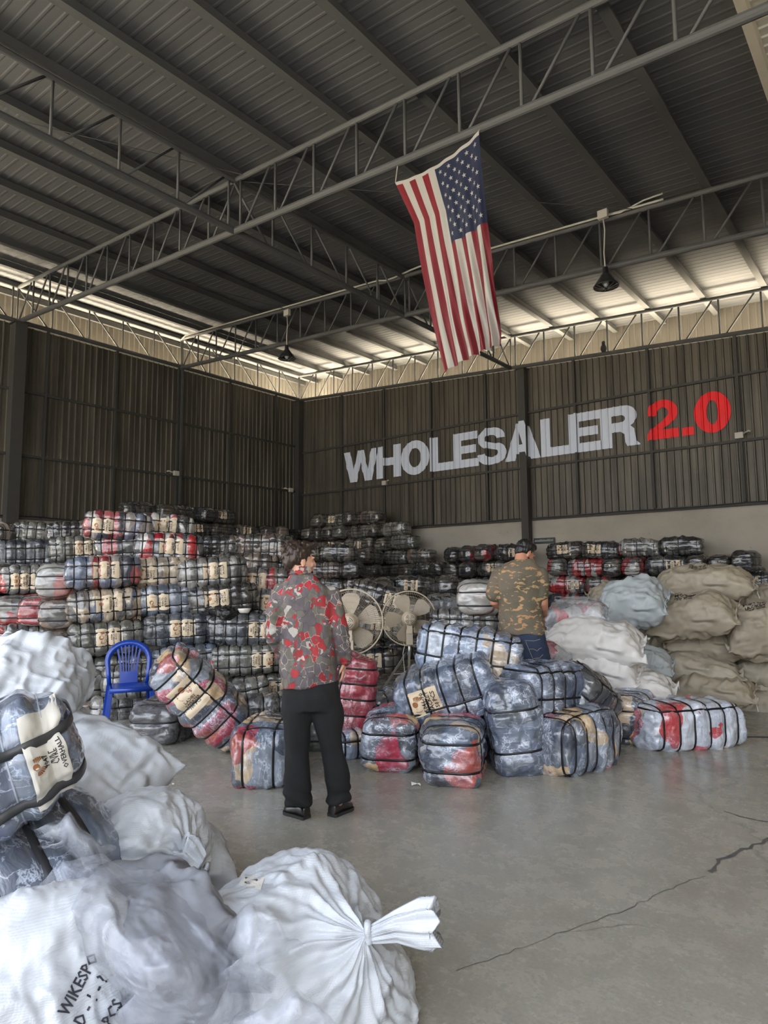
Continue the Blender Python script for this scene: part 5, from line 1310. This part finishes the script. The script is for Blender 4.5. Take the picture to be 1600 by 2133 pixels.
# arch frame: wide flat band
pts = [Vector((.200, .195, .43)), Vector((.212, .215, .55)), Vector((.222, .235, .66))]+[Vector((.225*cos(a), .24+.04*sin(a), .66+.215*sin(a)**.85)) for a in np.linspace(.12, pi-.12, 17)]+[Vector((-.222, .235, .66)), Vector((-.212, .215, .55)), Vector((-.200, .195, .43))]
mb = MB(); vs = []
for i, q in enumerate(pts):
    tg = (pts[min(i+1, len(pts)-1)]-pts[max(i-1, 0)]).normalized(); nrm = Vector((tg.z, 0, -tg.x)).normalized(); w_ = .024+.014*max(0, (q.z-.6)/.28)
    for (s, dpt) in ((-1, -.012), (1, -.012), (1, .012), (-1, .012)): vs.append(q+nrm*s*w_+Vector((0, dpt, 0)))
fs = [(i*4+k, i*4+(k+1) % 4, (i+1)*4+(k+1) % 4, (i+1)*4+k) for i in range(len(pts)-1) for k in range(4)]+[(3, 2, 1, 0), tuple(len(vs)-4+k for k in range(4))]
mb.add(vs, fs).build('back_frame', M['blue_plastic'], t, True)
mb = MB(); mb.box((0, .215, .50), (.19, .014, .13), Matrix.Rotation(radians(-8), 3, 'X')); mb.build('back_panel', M['blue_plastic'], t)
for k in range(7):
    x0 = -.082+k*.0273; x1 = -.125+k*.0417; zt_ = .66+.195*(max(0, 1-(x1/.225)**2))**.45
    mb = MB(); wdt = .020 if k in (0, 6) else .0135
    P_ = [Vector((x0+(x1-x0)*q**1.5, .222+.045*q, .56+(zt_-.56)*q)) for q in (0, .25, .5, .75, 1)]
    vs = [q+Vector((a*wdt/2, b*.005, 0)) for q in P_ for a, b in ((-1, -1), (1, -1), (1, 1), (-1, 1))]
    fs = [(i*4+k2, i*4+(k2+1) % 4, (i+1)*4+(k2+1) % 4, (i+1)*4+k2) for i in range(4) for k2 in range(4)]
    mb.add(vs, fs).build('slat', M['blue_plastic'], t)

# bottle, bowl, cloth
p = atd(441, 1424, 7.85); t = empty('drink_bottle', p); tag(t, 'clear plastic bottle with pink cap and label standing on a bale', 'bottle')
MB().lathe([(0, 0), (.030, .002), (.033, .02), (.031, .08), (.033, .12), (.033, .17), (.022, .205), (.012, .225), (.012, .235)], 18).build('body', M['bottle'], t, True)
MB().lathe([(.0336, .12), (.0346, .121), (.0346, .175), (.0336, .176)], 18).build('label', M['pink'], t, True)
MB().lathe([(0, .26), (.014, .26), (.015, .235), (.013, .234)], 12).build('cap', M['pink'], t, True)
p = atd(509, 1277, 8.15); t = empty('bowl', p); tag(t, 'small white bowl standing on the navy bale left of the young man', 'bowl')
MB().lathe([(0, 0), (.045, 0), (.06, .01), (.075, .04), (.08, .055), (.074, .053), (.055, .015), (0, .01)], 22).build('dish', M['paper_white'], t, True)
v, f = blob(.12, .09, .05, 71, 40, .022, 2.2, 14); t = tag(mobj('black_cloth', mk_mesh('cloth', v, f, [M['black']])), 'crumpled black cloth hanging over the bale beside the white bowl', 'cloth'); t.location = atd(474, 1277, 8.15)

# ------------------------------------------------------------------ people
def remesh(mb, vox, sm=3, name='m'):
    me = mk_mesh(name, mb.v, mb.f); o = bpy.data.objects.new('tmp', me); COL.objects.link(o)
    r = o.modifiers.new('r', 'REMESH'); r.mode = 'VOXEL'; r.voxel_size = vox; r.adaptivity = 0
    s = o.modifiers.new('s', 'SMOOTH'); s.factor = .5; s.iterations = sm
    dg = bpy.context.evaluated_depsgraph_get(); dg.update(); out = bpy.data.meshes.new_from_object(o.evaluated_get(dg))
    bpy.data.objects.remove(o); bpy.data.meshes.remove(me)
    V = np.empty(len(out.vertices)*3); out.vertices.foreach_get('co', V); V = V.reshape(-1, 3)
    N = np.empty(len(out.vertices)*3); out.vertices.foreach_get('normal', N); return out, V, N.reshape(-1, 3)
def finish(out, V, name, mats, parent, mi=None):
    out.vertices.foreach_set('co', V.ravel()); out.materials.clear()
    for m_ in mats: out.materials.append(m_)
    out.polygons.foreach_set('use_smooth', np.ones(len(out.polygons), bool))
    if mi is not None: out.polygons.foreach_set('material_index', mi)
    out.update(); out.name = name; return mobj(name, out, parent)
def ell(mb, c, r, rot=None, n=14):
    c = Vector(c); vs, fs = [], []
    for i in range(n+1):
        for j in range(2*n):
            a, b = pi*i/n, pi*j/n; q = Vector((r[0]*sin(a)*cos(b), r[1]*sin(a)*sin(b), r[2]*cos(a)))
            if rot is not None: q = rot @ q
            vs.append(q+c)
    for i in range(n):
        for j in range(2*n): fs.append((i*2*n+j, (i+1)*2*n+j, (i+1)*2*n+(j+1) % (2*n), i*2*n+(j+1) % (2*n)))
    return mb.add(vs, fs)
def loft(mb, rings, n=28, pw=2.4):
    """rings: (centre, rx, ry, slope)"""
    vs = []
    for c, rx, ry, sl in rings:
        for k in range(n):
            a = 2*pi*k/n; q = (abs(cos(a))**pw+abs(sin(a))**pw)**(-1/pw); x = rx*cos(a)*q; vs.append(Vector(c)+Vector((x, ry*sin(a)*q, sl*x)))
    K = len(rings); fs = [(i*n+k, i*n+(k+1) % n, (i+1)*n+(k+1) % n, (i+1)*n+k) for i in range(K-1) for k in range(n)]
    fs += [tuple(range(n-1, -1, -1)), tuple((K-1)*n+k for k in range(n))]
    if (rings[-1][0][2] if not isinstance(rings[-1][0], Vector) else rings[-1][0].z) < (rings[0][0][2] if not isinstance(rings[0][0], Vector) else rings[0][0].z): fs = [f[::-1] for f in fs]
    return mb.add(vs, fs)
def limb(mb, pts, rs, n=16):
    P = []; R_ = []
    for i in range(len(pts)-1):
        for q in range(4): P.append(Vector(pts[i]).lerp(Vector(pts[i+1]), q/4)); R_.append(rs[i]+(rs[i+1]-rs[i])*q/4)
    P.append(Vector(pts[-1])); R_.append(rs[-1])
    for _ in range(2):
        P = [P[0]]+[(P[i-1]+P[i]*2+P[i+1])/4 for i in range(1, len(P)-1)]+[P[-1]]
    mb.tube(P, R_, n); ell(mb, P[0], (rs[0],)*3, n=8); ell(mb, P[-1], (rs[-1],)*3, n=8)
    return mb
def hand(mb, wrist, direc, across, curl=.5, side=1):
    """palm along direc, knuckles spread along across; thumb leaves the side"""
    d = Vector(direc).normalized(); a = Vector(across); a = (a-d*a.dot(d)).normalized(); nrm = d.cross(a)*side
    R_ = Matrix((a, d, nrm)).transposed()
    ell(mb, Vector(wrist)+d*.045, (.042, .052, .017), R_, 10); limb(mb, [Vector(wrist)-d*.02, Vector(wrist)+d*.02], [.026, .025], 10)
    for k, (off, ln) in enumerate(((-.030, .070), (-.010, .080), (.011, .076), (.030, .060))):
        p = Vector(wrist)+d*.085+a*off; dd = d.copy(); P = [p-d*.02, p]; 
        for q in range(3):
            dd = (dd*cos(curl*(.5+.3*q))-nrm*sin(curl*(.5+.3*q))).normalized(); p = p+dd*ln*(.42, .33, .25)[q]; P.append(p)
        mb.tube(P, [.010, .0098, .0088, .008, .0065], 8); ell(mb, P[-1], (.0065,)*3, n=5)
    p = Vector(wrist)+d*.025-a*.036; P = [p+a*.015, p, p-a*.022+d*.030-nrm*.012, p-a*.022+d*.055-nrm*.026]
    mb.tube(P, [.014, .013, .011, .009], 8); ell(mb, P[-1], (.009,)*3, n=5)
def head(mb, Hm, beard=0):
    """Hm places head space (faces +Y, origin between the ears)"""
    Rm = Hm.to_3x3(); T = lambda c: Hm @ Vector(c)
    ell(mb, T((0, -.012, .035)), (.074, .096, .084), Rm); ell(mb, T((0, .030, -.022)), (.062, .070, .088), Rm); ell(mb, T((0, .058, -.088)), (.032, .032, .026), Rm)
    for s in (-1, 1):
        ell(mb, T((s*.040, .028, -.066)), (.022, .052, .028), Rm); ell(mb, T((s*.035, .074, -.022)), (.022, .022, .020), Rm)   # jaw, cheek
        ell(mb, T((s*.074, -.004, -.010)), (.009, .022, .033), Rm @ Matrix.Rotation(radians(12), 3, 'X')); ell(mb, T((s*.076, -.004, -.036)), (.007, .010, .010), Rm)
        ell(mb, T((s*.029, .088, .026)), (.022, .010, .008), Rm); ell(mb, T((s*.010, .112, -.026)), (.009, .012, .008), Rm)
    mb.tube([T((0, .088, .028)), T((0, .104, .004)), T((0, .118, -.018)), T((0, .102, -.030))], [.009, .009, .010, .008], 8)
    ell(mb, T((0, .098, -.050)), (.022, .010, .006), Rm); ell(mb, T((0, .096, -.061)), (.020, .010, .007), Rm)
def eyes(Hm, parent):
    for s in (-1, 1):
        mb = MB(); ell(mb, Hm @ Vector((s*.029, .0725, .008)), (.0115, .0115, .0115), n=8); e_ = mb.build('eye', M['eye'], parent, True)
        mb = MB(); ell(mb, Hm @ Vector((s*.029, .0800, .008)), (.0055, .0045, .0055), n=6); mb.build('iris', M['black'], e_, True)
def shoe(mb, heel, toe):
    heel, toe = Vector(heel), Vector(toe); d = (toe-heel).normalized(); a = Vector((-d.y, d.x, 0)); L = (toe-heel).length; vs = []
    prof = [(0, .030, .060), (.04, .036, .075), (.18, .038, .085), (.35, .038, .085), (.55, .043, .065), (.75, .048, .048), (.9, .042, .040), (1.0, .022, .028)]
    n = 14
    for (q, w_, h_) in prof:
        c = heel+d*L*q
        for k in range(n):
            t_ = 2*pi*k/n; vs.append(c+a*w_*cos(t_)*(1.05 if sin(t_) < 0 else .9)+Vector((0, 0, .016+h_*(.5+.5*sin(t_)) if sin(t_) > -.3 else .016)))
    K = len(prof); fs = [(i*n+k, i*n+(k+1) % n, (i+1)*n+(k+1) % n, (i+1)*n+k) for i in range(K-1) for k in range(n)]+[tuple(range(n-1, -1, -1)), tuple((K-1)*n+k for k in range(n))]
    mb.add(vs, fs); return prof, d, a, L, heel
def add_shoe(root, heel, toe, i):
    mb = MB(); prof, d, a, L, h0 = shoe(mb, heel, toe); o = mb.build('shoe', M['shoe'], root, True)
    top = [h0+d*L*q+a*s*w_*1.12 for s, pr in ((1, prof), (-1, prof[::-1])) for q, w_, _ in pr]
    n = len(top); v = [Vector((q.x, q.y, .020)) for q in top]+[Vector((q.x, q.y, 0.0)) for q in top]
    mobj('sole', mk_mesh('sole', v, [tuple(range(n)), tuple(range(2*n-1, n-1, -1))]+[(k, k+n, (k+1) % n+n, (k+1) % n) for k in range(n)], [M['sole']], smooth=False), o)
def hairpiece(parent, Hm, parts, tufts, seed, mat):
    mb = MB(); Rm = Hm.to_3x3()
    for c, r in parts: ell(mb, Hm @ Vector(c), r, Rm)
    rs = random.Random(seed)
    for (c, d_, ln, r_) in tufts:
        c = Vector(c); d_ = Vector(d_).normalized(); b_ = Vector((rs.uniform(-.3, .3), rs.uniform(-.3, .3), rs.uniform(-.4, .1)))
        P = [Hm @ (c+d_*ln*q+b_*ln*q*q) for q in (0, .35, .7, 1)]; mb.tube(P, [r_, r_*.95, r_*.6, r_*.15], 7)
    out, V, N = remesh(mb, .0045, 1)
    Hi = np.array(Hm.inverted()); L_ = V@Hi[:3, :3].T+Hi[:3, 3]
    flow = vn(np.stack([L_[:, 0]*95+L_[:, 1]*35, L_[:, 2]*28+L_[:, 1]*18, L_[:, 0]*30], 1), seed)*.0035+vn(L_*45, seed+1)*.004
    V = V+N*flow[:, None]; finish(out, V, 'hair', [mat], parent)

def person_frame(px, d):
    p = atd(px, 1216, d); root = empty('person', (p.x, p.y, 0), bearing(px)); inv = (Matrix.Translation(root.location) @ Matrix.Rotation(root.rotation_euler.z, 4, 'Z')).inverted()
    def L(x, y, dy=0.0):
        r = ray(x, y); q = Vector((0, 0, EYE))+r*d; q = inv @ q; 
        # slide along the ray to local depth dy
        rr = inv.to_3x3() @ r; return q+rr*((dy-q.y)/rr.y)
    return root, L
def ringpx(L, y, xl, xr, ry, dy=0.0, sl=0.0, ylr=None):
    a, b = L(xl, y, dy), L(xr, y, dy); return ((a+b)/2, (b.x-a.x)/2, ry, sl)

# --- young man, seen from behind, head turned to the right
root, L = person_frame(655, 4.62); tag(root, 'young man seen from behind in red patterned shirt and black trousers, holding a phone', 'person')
R1 = [ringpx(L, 1426, 585, 706, .135, .0, .0), ringpx(L, 1405, 585, 705, .135), ringpx(L, 1375, 586, 700, .130), ringpx(L, 1330, 584, 696, .125), ringpx(L, 1280, 578, 697, .128), ringpx(L, 1245, 573, 700, .122), ringpx(L, 1226, 578, 694, .105), ringpx(L, 1213, 592, 672, .082, .0), ringpx(L, 1203, 602, 656, .066, .0), ringpx(L, 1193, 606, 648, .060, .01)]
shL, elL, wrL = L(584, 1240), L(571, 1322, -.03), L(600, 1372, .20)
shR, elR, wrR = L(689, 1240), L(711, 1318, -.02), L(716, 1379, .04)
mb = MB(); loft(mb, R1, 32, 2.5); limb(mb, [shL, shL.lerp(elL, .5), elL, elL.lerp(wrL, .5), wrL], [.075, .072, .066, .060, .054]); limb(mb, [shR, shR.lerp(elR, .5), elR, elR.lerp(wrR, .6), wrR], [.075, .070, .062, .056, .050])
out, V, N = remesh(mb, .009, 8)
V[:, 2] = np.where(V[:, 2] < 1.15, V[:, 2]+(V[:, 0]-.0)*.14*np.clip((1.12-V[:, 2])/.3, 0, 1)*(np.abs(V[:, 1]) < .5), V[:, 2])
w1 = vn(np.stack([V[:, 0]*9+V[:, 2]*4, V[:, 1]*6, V[:, 2]*7-V[:, 0]*5], 1), 3)*.012+vn(np.stack([V[:, 0]*20, V[:, 1]*14, V[:, 2]*6], 1), 4)*.006
armm = np.clip((np.abs(V[:, 0]+.01)-.17)*12, 0, 1); w1 += armm*np.sin(V[:, 2]*95+vn(V*9, 6)*4)*.004
V = V+N*w1[:, None]; finish(out, V, 'shirt', [M['shirt']], root)
# collar
mb = MB(); cN = L(626, 1193, .01); mb.lathe([(.086, -.022), (.071, -.006), (.074, .026), (.068, .030), (.060, .024), (.060, -.02)], 28, Matrix.Translation(cN+Vector((0, 0, .006))) @ Matrix.Rotation(radians(-8), 4, 'X') @ Matrix.Diagonal((1, .86, 1, 1))); mb.build('collar', M['shirt'], root, True)
mb = MB(); mb.tube([wrR+Vector((.046*cos(a), .040*sin(a), -.004)) for a in np.linspace(0, 2*pi, 20, endpoint=False)], .009, 6, close=True); mb.build('cuff', M['shirt'], root, True)
# trousers
def legr(L, rows, ry): return [ringpx(L, y, a, b, r_, dy) for (y, a, b, r_, dy) in rows]
mb = MB(); loft(mb, [ringpx(L, 1478, 592, 708, .125), ringpx(L, 1450, 589, 711, .135), ringpx(L, 1420, 588, 707, .125), ringpx(L, 1395, 592, 700, .11)], 32, 2.6)
loft(mb, legr(L, [(1671, 594, 653, .10, .0), (1655, 594, 653, .095, .0), (1600, 595, 650, .085, .0), (1565, 594, 647, .078, .0), (1520, 592, 648, .09, .0), (1478, 589, 650, .11, .0), (1450, 590, 652, .11, .0)], 0), 24)
loft(mb, legr(L, [(1669, 679, 733, .10, .03), (1655, 678, 732, .095, .03), (1610, 673, 725, .085, .02), (1565, 668, 718, .078, .01), (1520, 658, 713, .09, .0), (1478, 648, 711, .11, .0), (1450, 645, 710, .11, .0)], 0), 24)
out, V, N = remesh(mb, .009, 5)
low = np.clip((.28-V[:, 2])/.2, 0, 1)
w1 = vn(np.stack([V[:, 0]*10+V[:, 2]*3, V[:, 1]*7, V[:, 2]*6+V[:, 0]*6], 1), 13)*.017+low*np.sin(V[:, 2]*60+V[:, 0]*14+vn(V*9, 15)*3)*.010+vn(V*np.array([14, 14, 8]), 18)*.005
V = V+N*w1[:, None]; V[:, 2] = np.maximum(V[:, 2], .035); finish(out, V, 'trousers', [M['trousers']], root)
hL, tL = L(640, 1684, -.04), L(596, 1672, .12); hL.z = tL.z = 0; hR, tR = L(690, 1684, -.02), L(730, 1672, .14); hR.z = tR.z = 0
add_shoe(root, hL, tL, 0); add_shoe(root, hR, tR, 1)
# body with head and hands
Hm = Matrix.Translation(L(624, 1168, .015)) @ Matrix.Rotation(radians(-66), 4, 'Z') @ Matrix.Rotation(radians(-4), 4, 'X')
mb = MB(); head(mb, Hm)
mb.tube([Hm @ Vector((0, -.02, -.03)), L(624, 1188, .0), L(626, 1202, .005)], [.054, .051, .050], 16)
loft(mb, [(c, rx*.86, ry*.82, 0) for c, rx, ry, s_ in R1[1:-2]], 24)
limb(mb, [shL, elL, wrL], [.055, .042, .028]); limb(mb, [shR, elR, wrR+Vector((0, 0, .01))], [.055, .042, .028])
loft(mb, [ringpx(L, 1478, 600, 700, .10), ringpx(L, 1440, 600, 700, .11), ringpx(L, 1400, 602, 696, .10)], 20)
limb(mb, [L(620, 1470), L(622, 1565), L(626, 1668, -.0)], [.075, .052, .038]); limb(mb, [L(678, 1470), L(694, 1565, .01), L(704, 1668, .02)], [.075, .052, .038])
wz = Vector((0, 0, -1)); hand(mb, wrR, Vector((-.05, .0, -1)), Vector((.2, 1, 0)), .55, 1); hand(mb, wrL, Vector((.6, .6, -.2)), Vector((0, 0, 1)), .4, -1)
out, V, N = remesh(mb, .0055, 2); finish(out, V, 'body', [M['skin']], root)
eyes(Hm, root)
tf = []
rs = random.Random(7)
for k in range(70):
    a = rs.uniform(-pi, pi); el = rs.uniform(.0, 1.2); c = (.070*cos(a)*cos(el), -.02+.088*sin(a)*cos(el), .045+.075*sin(el))
    if c[1] > .05 and c[2] < .07: continue
    tf.append((c, (c[0]*.4+rs.uniform(-.3, .3), -.35+rs.uniform(-.6, .3), .15+rs.uniform(-.9, .3)), rs.uniform(.045, .075), rs.uniform(.010, .015)))
for k in range(14): tf.append(((rs.uniform(-.05, .05), .055, .10), (rs.uniform(-.6, .6), .5, rs.uniform(.0, .8)), .06, .013))
for k in range(12): tf.append(((rs.uniform(-.05, .05), -.085, .0), (rs.uniform(-.3, .3), -.2, -1), .065, .012))
hairpiece(root, Hm, [((0, -.022, .050), (.086, .104, .086)), ((0, -.075, .0), (.068, .045, .066)), ((0, .035, .105), (.070, .070, .034)), ((-.05, -.03, .02), (.036, .062, .055)), ((.05, -.03, .02), (.036, .062, .055))], tf, 5, M['hair'])
ph = wrR+Vector((-.030, -.035, -.075)); t2 = empty('smartphone', root.matrix_basis @ ph); bpy.context.view_layer.update()
t2.rotation_euler = Euler((radians(10), radians(25), root.rotation_euler.z+radians(70))); tag(t2, 'black smartphone held in the right hand of the young man', 'phone')
MB().box((0, 0, 0), (.072, .009, .145)).build('case', M['black'], t2); MB().box((.0, -.0055, 0), (.066, .002, .137)).build('screen', M['shoe'], t2)

# --- man in camouflage shirt behind the heap, head bowed to the right
root, L = person_frame(1090, 6.4); tag(root, 'man from behind in a camouflage t-shirt and blue jeans, head bowed over his hands', 'person')
R2 = [ringpx(L, 1321, 1043, 1137, .155), ringpx(L, 1300, 1041, 1135, .150), ringpx(L, 1270, 1041, 1132, .145), ringpx(L, 1235, 1038, 1131, .145), ringpx(L, 1205, 1036, 1133, .140), ringpx(L, 1188, 1040, 1128, .125), ringpx(L, 1176, 1051, 1118, .10, .01), ringpx(L, 1166, 1064, 1108, .075, .02)]
shL, elL, wrL = L(1040, 1197), L(1025, 1258, -.02), L(1062, 1262, .26)
shR, elR, wrR = L(1126, 1199), L(1131, 1259, -.04), L(1134, 1279, .20)
mb = MB(); loft(mb, R2, 32, 2.5); limb(mb, [shL, shL.lerp(elL, .35), shL.lerp(elL, .68)], [.078, .076, .076]); limb(mb, [shR, shR.lerp(elR, .35), shR.lerp(elR, .68)], [.078, .076, .076])
out, V, N = remesh(mb, .010, 7)
w1 = vn(np.stack([V[:, 0]*8-V[:, 2]*5, V[:, 1]*6, V[:, 2]*6+V[:, 0]*6], 1), 23)*.014
lowm = np.clip((1.30-V[:, 2])/.3, 0, 1); w1 += lowm*np.sin(V[:, 0]*20+V[:, 2]*28+vn(V*5, 24)*3)*.008
V = V+N*w1[:, None]; finish(out, V, 'tshirt', [M['camo']], root)
mb = MB(); loft(mb, [ringpx(L, 1380, 1048, 1144, .15), ringpx(L, 1350, 1050, 1143, .155), ringpx(L, 1315, 1050, 1134, .14), ringpx(L, 1300, 1052, 1130, .13)], 32, 2.6)
fz = lambda px_, z_, dy=0: Vector((L(px_, 1390, dy).x, dy, z_))
for xc, xf in ((1074, 1066), (1120, 1126)):
    rr = [(fz(xf, .06), .085, .09, 0), (fz(xf, .5), .085, .09, 0), (fz((xc+xf)/2, .65), .10, .11, 0), (fz(xc, .85), .115, .13, 0)]
    loft(mb, rr, 22)
out, V, N = remesh(mb, .010, 5); V = V+N*(vn(V*np.array([8, 8, 6]), 33)*.009)[:, None]; jo = finish(out, V, 'jeans', [M['jeans']], root)
add_shoe(root, fz(1066, 0, -.06), fz(1058, 0, .22), 0); add_shoe(root, fz(1126, 0, -.06), fz(1136, 0, .22), 1)
Hm = Matrix.Translation(L(1093, 1152, .07)) @ Matrix.Rotation(radians(-48), 4, 'Z') @ Matrix.Rotation(radians(-34), 4, 'X')
mb = MB(); head(mb, Hm); mb.tube([Hm @ Vector((0, -.02, -.04)), L(1086, 1168, .02), L(1086, 1182, .0)], [.062, .066, .08], 16)
loft(mb, [(c, rx*.88, ry*.85, 0) for c, rx, ry, s_ in R2[1:-1]], 24)
limb(mb, [shL, elL, wrL], [.062, .050, .034]); limb(mb, [shR, elR, wrR], [.062, .050, .034])
loft(mb, [ringpx(L, 1370, 1056, 1136, .12), ringpx(L, 1330, 1056, 1130, .12), ringpx(L, 1300, 1056, 1128, .12)], 20)
for xf in (1068, 1124): limb(mb, [fz(xf, .85), fz(xf, .5), fz(xf, .1)], [.085, .06, .04])
hand(mb, wrL, Vector((.8, .5, .0)), Vector((0, 0, 1)), .5, 1); hand(mb, wrR, Vector((-.25, .8, -.3)), Vector((0, .2, 1)), .5, -1)
out, V, N = remesh(mb, .006, 2); finish(out, V, 'body', [M['skin2']], root); eyes(Hm, root)
rs = random.Random(9); tf = [((rs.uniform(-.05, .05), rs.uniform(-.05, .06), .112), (rs.uniform(-.6, .6), rs.uniform(-.3, .6), 1), .030, .012) for k in range(26)]
hairpiece(root, Hm, [((0, -.018, .046), (.080, .099, .086)), ((0, -.070, .0), (.062, .040, .060)), ((0, .030, .100), (.062, .058, .030)), ((-.048, -.03, .015), (.033, .055, .050)), ((.048, -.03, .015), (.033, .055, .050))], tf, 8, M['hair2'])
mb = MB(); ell(mb, Hm @ Vector((0, .058, -.090)), (.037, .038, .030), Hm.to_3x3())
for s in (-1, 1): ell(mb, Hm @ Vector((s*.046, .030, -.062)), (.022, .050, .034), Hm.to_3x3())
out, V, N = remesh(mb, .005, 1); V = V+N*(vn(V*120, 2)*.0025)[:, None]; finish(out, V, 'beard', [M['hair2']], root)
# back pocket stitching
bpy.context.view_layer.update(); MWi = (Matrix.Translation(root.location) @ Matrix.Rotation(root.rotation_euler.z, 4, 'Z')).inverted()
def on_jeans(x, y):
    o_ = MWi @ Vector((0, 0, EYE)); r_ = (MWi.to_3x3() @ ray(x, y)).normalized(); h_, p_, n_, _ = jo.ray_cast(o_, r_); return p_-r_*.002 if h_ else None
for nm, pl in (('pocket_hem', [(1093, 1334), (1113, 1335), (1131, 1330)]), ('pocket_edge', [(1095, 1336), (1103, 1356), (1110, 1372), (1125, 1370), (1134, 1360)]), ('pocket_arc', [(1102, 1352), (1112, 1352), (1119, 1356), (1124, 1351), (1131, 1348)])):
    P_ = []
    for (a, b) in zip(pl[:-1], pl[1:]):
        for q in (0, .34, .67): P_.append(on_jeans(a[0]+(b[0]-a[0])*q, a[1]+(b[1]-a[1])*q))
    P_ = [q for q in P_ if q is not None]
    if len(P_) > 2: MB().tube(P_, .0022, 5).build(nm, M['stitch'], jo, True)
